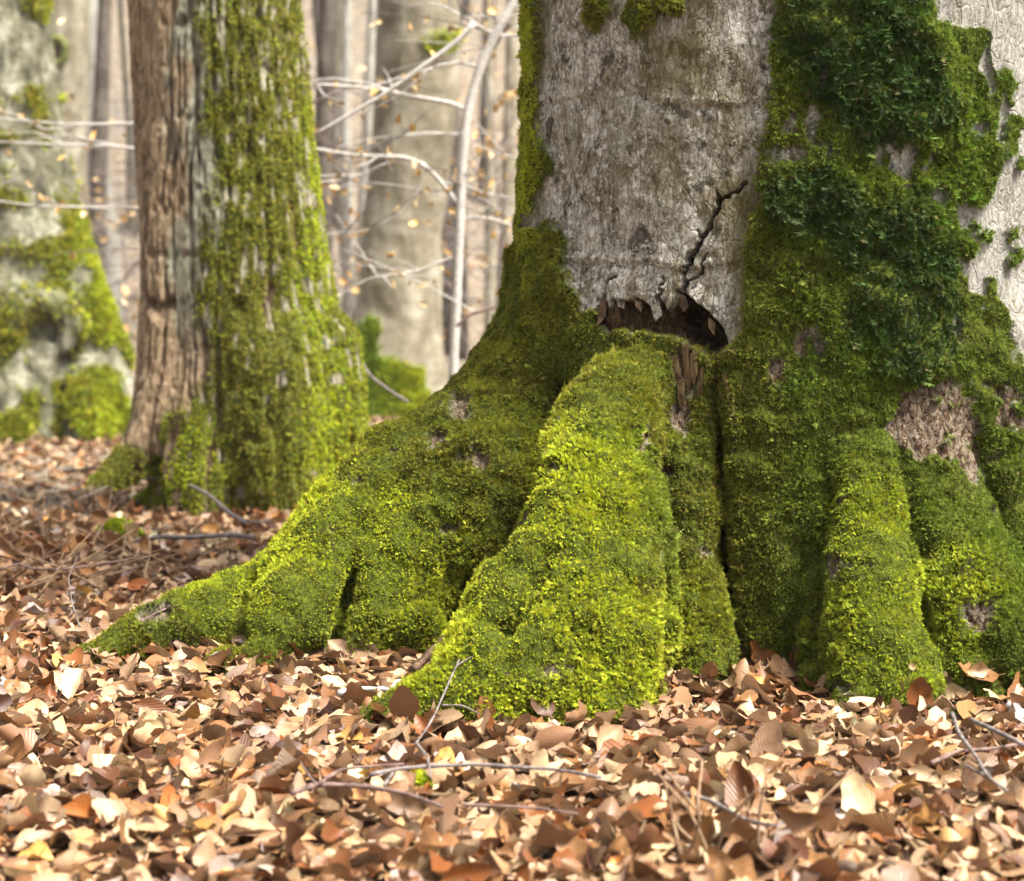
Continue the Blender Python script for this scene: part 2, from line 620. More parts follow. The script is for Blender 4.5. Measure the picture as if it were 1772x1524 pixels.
# ---------------------------------------------------------------- shape libraries for stuff and leaves
def leaf_mesh(name, seed):
    r = np.random.default_rng(seed)
    nu, nv = 4, 7
    bend = r.uniform(-1.3, 1.9)
    cup = r.uniform(-0.8, 2.1)
    wav = r.uniform(0.03, 0.10)
    wid = r.uniform(0.28, 0.36)
    twist = r.uniform(-0.7, 0.7)
    asym = r.uniform(0.7, 1.3)
    skew = r.uniform(-0.25, 0.25)
    V, UV = [], []
    for j in range(nv + 1):
        t = .5 - .5 * math.cos(math.pi * (j / nv * .9 + .05)) if 0 < j < nv else j / nv
        hw = wid * math.sin(math.pi * min(t ** 0.82 * 0.985 + 0.015, 1)) ** 0.62 + 0.004
        hw *= 1 + (r.uniform(-.22, .12) if 0 < j < nv else 0)
        a = bend * (t - 0.35)
        if abs(bend) > 0.05:
            yy, zz = math.sin(a) / bend, (1 - math.cos(a)) / bend
        else:
            yy, zz = t - 0.35, 0
        for i in range(nu + 1):
            u = i / nu * 2 - 1
            x = u * hw
            w = wav * math.sin(t * 19 + seed + (2 if u > 0 else 0)) * abs(u) ** 1.5 * math.sin(math.pi * t)
            cz = cup * (asym if u > 0 else 1) * x * x * 1.9 + abs(x) * 0.10
            ang = twist * (t - 0.4)
            xx = x * math.cos(ang) - (cz + w) * math.sin(ang) + skew * (t - 0.4) ** 2
            z2 = x * math.sin(ang) + (cz + w) * math.cos(ang)
            V.append((xx, yy - z2 * math.sin(a), zz + z2 * math.cos(a)))
            UV.append((i / nu, t))
    Q = [(j * 5 + i, j * 5 + i + 1, j * 5 + i + 6, j * 5 + i + 5) for j in range(nv) for i in range(nu)]
    b = len(V)                                   # the stalk
    p0 = np.array(V[2])
    V += [tuple(p0 + (0.012, 0, 0)), tuple(p0 - (0.012, 0, 0)), tuple(p0 + (0.03, -0.17, 0.03)), tuple(p0 + (0.015, -0.17, 0.03))]
    UV += [(0.5, 0.0)] * 4
    Q.append((b, b + 1, b + 3, b + 2))
    me = mesh_np(name, V, quads=Q)
    uvl = me.uv_layers.new(name='UVMap')
    li = np.empty(len(me.loops), np.int32)
    me.loops.foreach_get('vertex_index', li)
    uvl.data.foreach_set('uv', np.array(UV, np.float32)[li].ravel())
    me.materials.append(M_LEAF)
    return me

def frond_mesh(name, seed, pairs=5, droop=0.5, spread=0.42, cross=True):
    r = np.random.default_rng(seed)
    V, T = [], []
    for k in range(2 if cross else 1):
        ang = k * (math.pi / 2 + r.uniform(-0.4, 0.4)) + r.uniform(0, 3)
        lean = r.uniform(-0.2, 0.45)
        ca, sa = math.cos(ang), math.sin(ang)
        L = 1.0 if k == 0 else r.uniform(0.55, 0.85)
        def put(s, z, out):                      # s sideways, out along the lean
            V.append((s * ca - out * sa, s * sa + out * ca, z))
            return len(V) - 1
        for j in range(pairs + 1):
            t = (j + 0.4) / (pairs + 0.6)
            z = L * t
            o = lean * t * t + droop * t ** 3 * 0.5
            w = spread * math.sin(math.pi * (0.18 + 0.80 * t)) * L
            if j == pairs:
                T.append((put(-0.05, z - 0.12, o), put(0.05, z - 0.12, o), put(0, z + 0.16, o + 0.08)))
                continue
            for sg in (-1, 1):
                up = r.uniform(0.08, 0.3)
                T.append((put(0, z - 0.075, o), put(sg * w, z + up * L * 0.5, o + r.uniform(-0.06, 0.14)), put(0, z + 0.075, o)))
    me = mesh_np(name, V, tris=T, smooth_sh=False)
    me.materials.append(M_MOSS)
    return me

def library(name, meshes):
    c = bpy.data.collections.new(name)
    for i, me in enumerate(meshes):
        o = bpy.data.objects.new('%s_%02d' % (name, i), me)
        c.objects.link(o)
    return c

LEAVES = [leaf_mesh('leaf_shape_%02d' % i, 11 + i) for i in range(14)]
LIB_LEAF = library('leaf_library', LEAVES)
LIB_MOSS = library('moss_library', [frond_mesh('moss_frond_%d' % i, 40 + i) for i in range(5)])

def scatter_tree(name, lib):
    ng = bpy.data.node_groups.new(name, 'GeometryNodeTree')
    ng.interface.new_socket('Geometry', in_out='INPUT', socket_type='NodeSocketGeometry')
    ng.interface.new_socket('Geometry', in_out='OUTPUT', socket_type='NodeSocketGeometry')
    gi, go = ng.nodes.new('NodeGroupInput'), ng.nodes.new('NodeGroupOutput')
    ci = ng.nodes.new('GeometryNodeCollectionInfo')
    ci.inputs['Collection'].default_value = lib
    ci.inputs['Separate Children'].default_value = True
    ci.inputs['Reset Children'].default_value = True
    ip = ng.nodes.new('GeometryNodeInstanceOnPoints')
    ip.inputs['Pick Instance'].default_value = True
    def na(n, t):
        x = ng.nodes.new('GeometryNodeInputNamedAttribute')
        x.data_type = t
        x.inputs['Name'].default_value = n
        return x.outputs[0]
    er = ng.nodes.new('FunctionNodeEulerToRotation')
    L = ng.links
    L.new(gi.outputs[0], ip.inputs['Points'])
    L.new(ci.outputs[0], ip.inputs['Instance'])
    L.new(na('pick', 'INT'), ip.inputs['Instance Index'])
    L.new(na('turn', 'FLOAT_VECTOR'), er.inputs[0])
    L.new(er.outputs[0], ip.inputs['Rotation'])
    L.new(na('grow', 'FLOAT_VECTOR'), ip.inputs['Scale'])
    L.new(ip.outputs[0], go.inputs[0])
    return ng

GN_LEAF, GN_MOSS = scatter_tree('leaf_scatter', LIB_LEAF), scatter_tree('moss_scatter', LIB_MOSS)

def eulers(up, spin):
    """XYZ eulers that send local Z to 'up' after a spin about it."""
    up = up / np.linalg.norm(up, axis=1, keepdims=True)
    ref = np.where(np.abs(up[:, 2:3]) < 0.95, np.array([[0, 0, 1.0]]), np.array([[1.0, 0, 0]]))
    u = np.cross(ref, up)
    u /= np.linalg.norm(u, axis=1, keepdims=True)
    v = np.cross(up, u)
    c, s = np.cos(spin)[:, None], np.sin(spin)[:, None]
    X = u * c + v * s
    Y = -u * s + v * c
    ry = np.arcsin(np.clip(-X[:, 2], -1, 1))
    rx = np.arctan2(Y[:, 2], up[:, 2])
    rz = np.arctan2(X[:, 1], X[:, 0])
    return np.stack([rx, ry, rz], 1)

def scatter_object(name, pos, eul, size, tint, pick, gn, **kw):
    me = mesh_np(name, pos)
    if size.ndim == 1:
        size = np.repeat(size[:, None], 3, 1)
    attr(me, 'turn', eul, 'FLOAT_VECTOR')
    attr(me, 'grow', size, 'FLOAT_VECTOR')
    attr(me, 'tint', np.concatenate([tint, np.ones((len(tint), 1))], 1), 'FLOAT_COLOR')
    attr(me, 'pick', pick, 'INT')
    o = link(name, me, **kw)
    m = o.modifiers.new('scatter', 'NODES')
    m.node_group = gn
    return o

def surface_points(me, weight, n):
    me.calc_loop_triangles()
    T = np.empty(len(me.loop_triangles) * 3, np.int32)
    me.loop_triangles.foreach_get('vertices', T)
    T = T.reshape(-1, 3)
    v, nn = coords(me), normals(me)
    a, b, c = v[T[:, 0]], v[T[:, 1]], v[T[:, 2]]
    ar = np.linalg.norm(np.cross(b - a, c - a), axis=1) * weight[T].mean(1)
    cs = np.cumsum(ar)
    t = np.searchsorted(cs, rng.random(n) * cs[-1])
    r1, r2 = np.sqrt(rng.random(n)), rng.random(n)
    w = np.stack([1 - r1, r1 * (1 - r2), r1 * r2], 1)
    pos = np.einsum('ij,ijk->ik', w, v[T[t]])
    nor = np.einsum('ij,ijk->ik', w, nn[T[t]])
    nor /= np.linalg.norm(nor, axis=1, keepdims=True) + 1e-9
    return pos, nor

def tocam(v, n):
    d = np.array([0, 0, H]) - v
    d /= np.linalg.norm(d, axis=1, keepdims=True)
    return (d * n).sum(1)
# ---------------------------------------------------------------- forest floor
def ground_z(x, y):
    p = np.stack([x, y, np.zeros_like(x)], 1)
    near = 0.022 * fbm(p * 1.7, 3, 5) - 0.042
    roll = 0.25 * fbm(p * 0.12, 3, 9) * smooth(y, 12, 30)
    rise = 0.42 * np.maximum(y - 27, 0) * smooth(y, 24, 48)
    return near + roll + rise

def gz(x, y):
    return float(ground_z(np.array([x], float), np.array([y], float))[0])

ys = np.concatenate([np.linspace(-12, 1, 20), np.linspace(1.1, 9, 160), np.linspace(9.2, 40, 120), np.linspace(41, 112, 90)])
xs = np.concatenate([np.linspace(-75, -8, 40), np.linspace(-7.8, 7.8, 240), np.linspace(8, 75, 40)])
XX, YY = np.meshgrid(xs, ys)
gv = np.stack([XX.ravel(), YY.ravel(), ground_z(XX.ravel(), YY.ravel())], 1)
nx = len(xs)
gi = (np.arange(len(ys) - 1)[:, None] * nx + np.arange(nx - 1)[None, :]).ravel()
ground_me = mesh_np('forest_floor', gv, quads=np.stack([gi, gi + 1, gi + nx + 1, gi + nx], 1))
link('forest_floor', ground_me, M_GROUND, kind='structure', label='leaf covered forest floor rising to a far slope', cat='ground')

# ---------------------------------------------------------------- the big old beech
big = Field((-1.35, 2.72, -0.12), (1.55, 4.85, 1.75), 0.0105)
AX = P(1368, 560, 4.0)          # trunk axis at lens height
big.chain([((AX[0], 4.0, -0.3), .66), ((AX[0], 4.0, 0.35), .635), ((AX[0], 4.0, 0.8), .615), ((AX[0] + .005, 4.0, 1.3), .612), ((AX[0] + .01, 4.0, 2.4), .60)], .05)
C = lambda *p, k=.09, flat=1.0: big.chain(px_chain(*p), k, flat=flat)
# left root: a long fin that runs down to the leaf litter
C((1130, 620, 3.95, .36), (985, 745, 3.93, .27), (838, 822, 3.88, .195), (648, 955, 3.78, .148), (505, 1045, 3.66, .112), (375, 1075, 3.56, .075), (262, 1108, 3.5, .05), (140, 1150, 3.44, .025), k=.10)
C((700, 860, 3.78, .14), (580, 975, 3.62, .10), (500, 1065, 3.50, .072), (440, 1135, 3.42, .048), (395, 1165, 3.37, .028), k=.07)
C((850, 830, 3.76, .17), (740, 960, 3.66, .125), (680, 1050, 3.57, .09), (610, 1110, 3.51, .05), k=.08)
C((860, 850, 3.72, .15), (800, 1000, 3.62, .10), (745, 1080, 3.54, .07), k=.06)
# bright root toward the lens
C((1085, 665, 3.50, .055), (1066, 720, 3.42, .082), (1038, 790, 3.34, .098), (1008, 880, 3.26, .118), (975, 975, 3.18, .130), (935, 1065, 3.10, .120), (880, 1145, 3.03, .098), (805, 1207, 2.975, .066), (720, 1238, 2.945, .042), (632, 1258, 2.92, .018), k=.035)
C((1045, 900, 3.26, .105), (1058, 1010, 3.18, .118), (1052, 1110, 3.10, .115), (1030, 1190, 3.03, .085), (1000, 1250, 2.98, .045), k=.05)
C((960, 1120, 3.06, .10), (930, 1200, 2.99, .07), (905, 1250, 2.95, .04), k=.06)
C((1110, 1080, 3.18, .06), (1105, 1160, 3.11, .05), (1085, 1225, 3.05, .03), k=.04)
C((1120, 700, 3.50, .07), (1165, 790, 3.50, .08), (1180, 900, 3.48, .06), k=.06)
# small root beside the cleft
C((1185, 880, 3.47, .045), (1200, 975, 3.40, .046), (1210, 1080, 3.33, .05), (1222, 1185, 3.27, .045), k=.03)
# broad buttress
C((1350, 480, 3.62, .20), (1345, 700, 3.60, .17), (1350, 880, 3.60, .145), (1350, 1040, 3.60, .135), (1350, 1190, 3.58, .12), k=.07)
C((1400, 640, 3.56, .12), (1420, 850, 3.54, .10), (1430, 1050, 3.52, .09), (1440, 1180, 3.5, .08), k=.06)
# knuckled root
C((1460, 680, 3.56, .15), (1488, 800, 3.44, .098), (1492, 930, 3.33, .080), (1505, 1050, 3.23, .088), (1535, 1150, 3.15, .080), (1580, 1220, 3.08, .05), (1640, 1255, 3.03, .02), k=.04)
C((1480, 1040, 3.32, .075), (1450, 1130, 3.26, .06), (1425, 1200, 3.2, .03), k=.06)
C((1520, 1120, 3.18, .06), (1500, 1200, 3.1, .04), (1470, 1250, 3.05, .02), k=.05)
C((1550, 780, 3.5, .075), (1570, 900, 3.40, .055), (1580, 990, 3.33, .045), (1600, 1080, 3.28, .04), k=.04)
C((1650, 760, 3.56, .10), (1700, 900, 3.46, .06), (1760, 1020, 3.38, .05), k=.04)
C((1420, 820, 3.50, .06), (1440, 960, 3.44, .05), (1450, 1080, 3.40, .05), k=.04)
C((1590, 780, 3.58, .13), (1632, 920, 3.40, .085), (1685, 1030, 3.28, .088), (1745, 1115, 3.20, .08), (1850, 1190, 3.12, .05), k=.05)
C((1640, 1050, 3.30, .06), (1650, 1130, 3.22, .05), (1690, 1200, 3.14, .03), (1740, 1240, 3.1, .015), k=.05)
C((1700, 640, 3.68, .22), (1760, 840, 3.6, .13), (1830, 980, 3.52, .11), (1960, 1120, 3.42, .07), k=.07)
C((1650, 1120, 3.32, .07), (1700, 1180, 3.26, .05), (1800, 1215, 3.2, .04), k=.05)
# roots round the back
for a, L in ((20, .75), (75, .6), (120, .85), (160, .7)):
    ca, sa_ = math.cos(math.radians(a)), math.sin(math.radians(a))
    big.chain([((AX[0] + ca * (.45 + L * t), 4.0 + sa_ * (.35 + L * .6 * t), .42 * (1 - t) ** 2 - .02), .2 * (1 - t) + .05) for t in (0, .35, .7, 1)], .1)
# the deep cleft and the creases between the toes
big.crease([(1236, 630), (1241, 680), (1245, 760), (1251, 860), (1256, 960), (1264, 1060), (1284, 1135)], .030, .30, .015)
big.crease([(1156, 1020), (1150, 1090), (1138, 1165)], .020, .11)
big.crease([(440, 985), (424, 1045), (410, 1115)], .024, .10)
big.crease([(612, 975), (596, 1035), (582, 1105)], .026, .11)
big.crease([(800, 900), (770, 980), (740, 1040)], .014, .04, .03)
big.crease([(690, 830), (640, 900), (560, 960)], .012, .02, .05)
big.crease([(1148, 900), (1156, 980), (1160, 1040)], .016, .06)
big.crease([(984, 660), (968, 730), (930, 815), (896, 890), (858, 950), (815, 1015), (780, 1075)], .020, .16)
big.crease([(945, 960), (928, 1010), (910, 1055), (880, 1092)], .015, .05)
big.crease([(1010, 1120), (990, 1180), (975, 1230)], .008, .014, .04)
big.crease([(1558, 800), (1572, 900), (1590, 990), (1592, 1040), (1604, 1100)], .018, .09)
big.crease([(1442, 820), (1432, 930), (1426, 1040), (1418, 1140)], .015, .06)
big.crease([(1690, 760), (1730, 900), (1765, 980)], .018, .05)
big.crease([(760, 900), (720, 990), (690, 1060)], .012, .025, .03)

b0 = big.mesh('trunk_base')
b1 = subdivided(b0, 1)
bm = bmesh.new()
bm.from_mesh(b1)
bm.faces.ensure_lookup_table()
fc = np.array([f.calc_center_median()[:] for f in bm.faces])
fpx, fpy = proj(fc)
sel = (fpx > 900) & (fpx < 1790) & (fpy > -30) & (fpy < 830) & (fc[:, 1] < 3.95)
es = set()
for i in np.nonzero(sel)[0]:
    es.update(bm.faces[i].edges)
bmesh.ops.subdivide_edges(bm, edges=list(es), cuts=1, use_grid_fill=True)
bmesh.ops.triangulate(bm, faces=[f for f in bm.faces if len(f.verts) > 4])
bm.to_mesh(b1)
bm.free()
b1.update()

BARE_A = [(938, -40), (1340, -40), (1332, 60), (1335, 150), (1322, 260), (1312, 350), (1292, 460), (1288, 560), (1268, 600), (1240, 605), (1215, 590), (1180, 570), (1100, 552), (1045, 548), (1012, 540), (996, 480), (985, 425), (960, 385), (922, 400), (918, 370), (948, 320), (965, 285), (938, 250), (932, 120)]
BARE_B = [(1625, -40), (1900, -40), (1900, 640), (1772, 640), (1745, 560), (1715, 505), (1668, 500), (1672, 440), (1655, 375), (1650, 350), (1712, 352), (1718, 300), (1728, 190), (1712, 60), (1660, 45), (1605, 40)]
BARE_C = [(1520, 690), (1560, 672), (1600, 665), (1655, 670), (1690, 720), (1705, 800), (1690, 815), (1650, 780), (1600, 790), (1545, 760)]
DARK_E = [(1340, -40), (1595, -40), (1650, 110), (1655, 200), (1640, 245), (1560, 262), (1490, 255), (1430, 215), (1395, 150), (1345, 60)]
DARK_F = [(1318, 290), (1420, 280), (1500, 330), (1590, 330), (1650, 430), (1678, 560), (1650, 645), (1560, 660), (1500, 600), (1460, 520), (1440, 440), (1360, 400), (1310, 380)]
POCKET = [(1032, 560), (1045, 530), (1062, 514), (1085, 520), (1100, 512), (1125, 528), (1142, 522), (1160, 540), (1172, 508), (1186, 512), (1200, 520), (1215, 536), (1232, 552), (1248, 568), (1252, 606), (1225, 618), (1205, 604), (1170, 588), (1125, 580), (1085, 572), (1055, 578)]
HOLE = [(1165, 545), (1180, 520), (1210, 540), (1245, 572), (1250, 604), (1215, 606), (1190, 590), (1172, 575)]
CRACKS = [([(1182, 515), (1188, 470), (1196, 440), (1210, 415), (1228, 395), (1238, 365), (1248, 345), (1272, 330), (1292, 315)], [9, 8, 10, 7, 5, 6, 3, 2.5, 1]),
          ([(1035, 555), (1046, 520), (1050, 490), (1062, 480)], [9, 7, 4, 2]),
          ([(1142, 525), (1141, 500), (1148, 480)], [6, 3, 2]),
          ([(1212, 420), (1205, 400)], [4, 1]), ([(1238, 365), (1243, 340), (1238, 330)], [4, 3, 1]), ([(1186, 500), (1215, 470), (1222, 440)], [5, 3, 1])]

def big_masks(v, n, px, py):
    w = np.stack([v[:, 0] * 22, v[:, 1] * 22, v[:, 2] * 22], 1)
    wx, wy = 16 * fbm(w, 3, 31), 16 * fbm(w, 3, 57)
    x, y = px + wx, py + wy
    face = smooth(tocam(v, n), 0.02, 0.12)
    bare = np.maximum.reduce([smooth(-signedpoly(x, y, BARE_A), -4, 5), smooth(-signedpoly(x, y, BARE_B), -4, 5)])
    islands = fbm(v * 20, 3, 83)
    # small moss islands on the pale bark, small bare islands in the moss
    bare = bare * (1 - smooth(islands, .36, .42) * (px > 1640) * (py > 60))
    for cx_, cy_, rx, ry in ((1040, 12, 24, 34), (1108, 20, 30, 38), (1165, 6, 20, 20)):
        bare *= smooth(np.hypot((x - cx_) / rx, (y - cy_) / ry), .85, 1.15)
    for cx_, cy_, rx, ry in ((1405, 215, 15, 34), (1425, 130, 13, 18), (1375, 265, 20, 15), (1520, 270, 10, 22), (1547, 280, 12, 30), (1610, 270, 10, 20), (1625, 335, 18, 20), (1565, 320, 10, 14), (1705, 115, 10, 50), (1690, 220, 16, 14), (925, 380, 14, 16)):
        bare = np.maximum(bare, 1 - smooth(np.hypot((x - cx_) / rx, (y - cy_) / ry), .8, 1.2))
    fleck = smooth(fbm(v * np.array([30, 30, 18]), 3, 85), .22, .30) * ellipses(px, py, [(1570, 300, 110, 90), (1390, 230, 70, 90), (1690, 420, 70, 170), (1700, 580, 60, 80), (1370, 600, 70, 50)], .6, 1.2)
    bare = np.maximum(bare, fleck)
    brown = smooth(-signedpoly(px + wx * 2.6, py + wy * 2.6, BARE_C) + 30 * fbm(v * 34, 2, 87), -4, 6)
    brown = np.maximum(brown, smooth(-signedpoly(px + wx * 2.2, py + wy * 2.2, [(1700, 665), (1745, 655), (1790, 740), (1800, 810), (1760, 790), (1715, 720)]) + 30 * fbm(v * 34, 2, 88), -4, 6))
    for cx_, cy_, rx, ry in ((1700, 1065, 26, 38), (1385, 590, 14, 26), (800, 705, 16, 24), (760, 770, 18, 16), (830, 795, 18, 22), (1190, 640, 22, 42), (1345, 640, 14, 22), (1100, 770, 10, 26), (1140, 810, 24, 12), (1185, 720, 16, 34)):
        brown = np.maximum(brown, 1 - smooth(np.hypot((x - cx_) / rx, (y - cy_) / ry), .7, 1.25))
    brown = np.maximum(brown, smooth(fbm(v * 13, 4, 91), .47, .54) * smooth(py, 560, 700) * 0.9)
    back = smooth(fbm(v * 6, 3, 77) + .5 * (v[:, 2] - .6), -.05, .1)
    bare = bare * face + back * (1 - face)
    brown *= face
    pocket = smooth(-signedpoly(px + wx * .8, py + wy * .8, POCKET), -2, 4) * face * (v[:, 1] < 3.75)
    hole = smooth(-signedpoly(px + wx * .6, py + wy * .6, HOLE), -2, 8) * face * (v[:, 1] < 3.75)
    crack = np.zeros(len(v))
    for pts, wd in CRACKS:
        crack = np.maximum(crack, smooth(-polydist(px + wx * .4 + 7 * fbm(v * 90, 2, 35), py + wy * .4, pts, [q * .5 for q in wd]), -2.2, 2.2))
    crack *= face * (v[:, 1] < 3.75)
    moss = (1 - bare) * (1 - brown) * (1 - pocket) * (1 - crack)
    mat_ = np.maximum(smooth(-signedpoly(x + wx, y + wy, DARK_E), -30, 36), smooth(-signedpoly(x + wx, y + wy, DARK_F), -30, 36)) * face
    pale = smooth(px + wx * 2, 1560, 1650) * face * (py < 660)
    return moss, brown, pocket, hole, crack, mat_, pale

v, n = coords(b1), normals(b1)
px, py = proj(v)
moss, brown, pocket, hole, crack, mat_, pale = big_masks(v, n, px, py)
vs = v * np.array([1, 1, .45])
disp = 0.010 * fbm(v * 7, 3, 3)
rough_bark = .5 + .5 * smooth(px, 1150, 1330) * (1 - pale)
disp += (1 - moss) * (0.0030 * fbm(vs * 70, 3, 21) * (1 - .6 * pale) + .010 * fbm(v * np.array([26, 26, 6]), 3, 22) * rough_bark * (1 - .6 * pale) + brown * .010 * fbm(vs * 45, 3, 23))
# growth folds in the bark
for yy0, am in ((172, .0045), (455, .006), (85, .002)):
    fold = (py - (yy0 + 6 * np.sin(px / 60) + 16 * fbm(v * 9, 3, 61))) / 9
    am2 = am * smooth(fbm(v * np.array([7, 7, 2]) + yy0, 2, 62), -.25, .25)
    disp += am2 * (-fold * np.exp(-fold ** 2)) * 1.6 * (1 - moss) * (px > 930) * (px < 1330)
lump = fbm(v * 17, 4, 41)
lump2 = 1 - np.abs(fbm(v * 9, 3, 42)) * 2
disp += moss * (.008 + .016 * lump + .010 * lump2 + .004 * fbm(v * 60, 2, 43))
disp += moss * mat_ * (.018 + .030 * fbm(v * np.array([11, 11, 16]), 3, 44))
nv = v + n * disp[:, None]
axis_in = np.stack([AX[0] - v[:, 0], 4.0 - v[:, 1], np.zeros(len(v))], 1)
axis_in /= np.linalg.norm(axis_in, axis=1, keepdims=True)
depth = pocket * ((.010 + .022 * smooth(px, 1110, 1190)) + .026 * fbm(v * 26, 3, 51)) + hole * .08 + crack * .045
# the bark lip above the pocket curls out a little
lip = smooth(-signedpoly(px, py - 0, [(q[0], q[1] - 26) for q in POCKET]), -14, 4) * (1 - pocket) * (py < 560)
nv += axis_in * (depth - .005 * lip)[:, None]
b1.vertices.foreach_set('co', nv.astype(np.float32).ravel())
b1.update()
b1.polygons.foreach_set('use_smooth', np.ones(len(b1.polygons), bool))
attr(b1, 'moss', moss)
attr(b1, 'wood', np.maximum(pocket, crack))
attr(b1, 'pale', pale)
attr(b1, 'brown', brown)

oak = empty('old_beech_tree', AX, 'huge old beech with moss covered spreading roots and a rot pocket in grey bark', 'tree')
link('trunk', b1, M_OLD, oak)
# torn bark and wood round the rot pocket
def flake(name, corners, mat, D_, thick, seed):
    r = np.random.default_rng(seed)
    k = len(corners)
    f = [P(a, b, D_ + dd) for a, b, dd in corners]
    V = f + [p + np.array([0, thick, 0]) for p in f]
    c1, c2 = np.mean(f, 0) - np.array([0, .003, 0]), np.mean(f, 0) + np.array([0, thick, 0])
    V += [c1, c2]
    T = [(2 * k, (i + 1) % k, i) for i in range(k)] + [(2 * k + 1, k + i, k + (i + 1) % k) for i in range(k)]
    Q = [(i, (i + 1) % k, k + (i + 1) % k, k + i) for i in range(k)]
    me = mesh_np(name, V, quads=Q, tris=T, smooth_sh=False)
    for a in ('moss', 'pale', 'brown'):
        attr(me, a, np.zeros(2 * k + 2))
    attr(me, 'wood', np.zeros(2 * k + 2))
    link(name, me, mat, oak)
M_SPLINT = mat_twig('torn_wood', (.07, .04, .018), (.22, .145, .07))
flake('bark_flake', [(1176, 508, .0), (1186, 512, -.008), (1192, 528, -.012), (1184, 540, -.01), (1174, 526, .0)], M_WOOD, big.surf(1190, 490) + .008, .012, 1)
flake('bark_flake', [(1066, 514, .0), (1082, 520, -.006), (1080, 534, -.012), (1070, 530, -.008)], M_OLD, big.surf(1075, 495) + .004, .010, 4)
flake('bark_flake', [(1098, 512, .0), (1112, 520, -.006), (1110, 540, -.014), (1100, 530, -.01)], M_WOOD, big.surf(1105, 495) + .006, .010, 5)
flake('bark_flake', [(1226, 548, .0), (1238, 558, -.004), (1236, 580, -.01), (1226, 566, -.008)], M_SPLINT, big.surf(1235, 530) + .010, .010, 6)
flake('bark_flake', [(1126, 526, .0), (1142, 522, -.008), (1146, 545, -.012), (1134, 556, -.01)], M_OLD, big.surf(1136, 500) + .002, .01, 2)
flake('bark_flake', [(1040, 520, .0), (1052, 512, -.005), (1048, 548, -.01), (1032, 566, -.008)], M_WOOD, big.surf(1042, 520) + .002, .012, 3)
for i, (a0, b0_, a1, b1_, w) in enumerate(((1168, 618, 1172, 668, 8), (1186, 600, 1190, 672, 6), (1202, 612, 1200, 660, 7), (1180, 660, 1178, 705, 7), (1214, 640, 1210, 690, 5), (1254, 650, 1258, 690, 4))):
    flake('wood_splinter', [(a0 - w, b0_, .0), (a0 + w * .6, b0_ - 6, -.01), (a1 + w, b1_ - 12, -.012), (a1, b1_ + 6, .0), (a1 - w * .8, b1_ - 16, -.004)], M_SPLINT, big.surf(a0, b0_) - .018, .012, 10 + i)
# the stem above the picture
def tube(pts, radii, seg=12, jitter=0.0, seed=0, twist=0.0):
    pts = np.array(pts, float)
    radii = np.array(radii, float)
    r = np.random.default_rng(seed)
    T = np.gradient(pts, axis=0)
    T /= np.linalg.norm(T, axis=1, keepdims=True) + 1e-9
    ref = np.array([0, 0, 1.0]) if np.abs(T[:, 2]).mean() < .8 else np.array([1.0, 0, 0])
    A = np.cross(T, ref)
    A /= np.linalg.norm(A, axis=1, keepdims=True) + 1e-9
    B = np.cross(T, A)
    th = np.arange(seg) / seg * 2 * math.pi
    jit = 1 + jitter * r.uniform(-1, 1, (len(pts), seg))
    V = pts[:, None] + (A[:, None] * np.cos(th)[None, :, None] + B[:, None] * np.sin(th)[None, :, None]) * (radii[:, None] * jit)[:, :, None]
    i, j = np.meshgrid(np.arange(len(pts) - 1), np.arange(seg), indexing='ij')
    j2 = (j + 1) % seg
    Q = np.stack([i * seg + j, (i + 1) * seg + j, (i + 1) * seg + j2, i * seg + j2], -1).reshape(-1, 4)
    V = V.reshape(-1, 3)
    nv_ = len(V)
    V = np.concatenate([V, pts[:1], pts[-1:]])
    caps = [(nv_, k, (k + 1) % seg) for k in range(seg)] + [(nv_ + 1, (len(pts) - 1) * seg + (k + 1) % seg, (len(pts) - 1) * seg + k) for k in range(seg)]
    return V, Q, np.array(caps)

def tube_mesh(name, *a, **k):
    V, Q, T = tube(*a, **k)
    return mesh_np(name, V, quads=Q, tris=T)

zz = np.linspace(1.70, 7, 14)
me = tube_mesh('upper_trunk', [(AX[0] + .01 + .02 * (z - 1.7), 4.0, z) for z in zz], [.60 - .03 * (z - 1.7) for z in zz], seg=48, jitter=.01, seed=3)
for a in ('moss', 'wood', 'pale', 'brown'):
    attr(me, a, np.zeros(len(me.vertices)))
link('upper_trunk', me, M_OLD, oak)

# moss on the big beech
def moss_tints(k, base, spread=.25):
    t = np.array(base)[None] * (1 + spread * rng.standard_normal((k, 1))) * (1 + .10 * rng.standard_normal((k, 3)))
    return np.clip(t, .004, .6)

v2, n2 = coords(b1), normals(b1)
wgt = moss * np.where(tocam(v2, n2) > -.25, 1.0, .12) * (v2[:, 2] > -.03)
NM = 300000
pos, nor = surface_points(b1, wgt, NM)
qx, qy = proj(pos)
wq = 45 * fbm(pos * 12, 3, 104)
pm = np.maximum(smooth(-signedpoly(qx + wq, qy - wq, DARK_E), -14, 30), smooth(-signedpoly(qx + wq, qy - wq, DARK_F), -14, 30))
n_big, n_mid, n_sm = fbm(pos * 3.2, 3, 101), fbm(pos * 11, 3, 102), fbm(pos * 34, 2, 103)
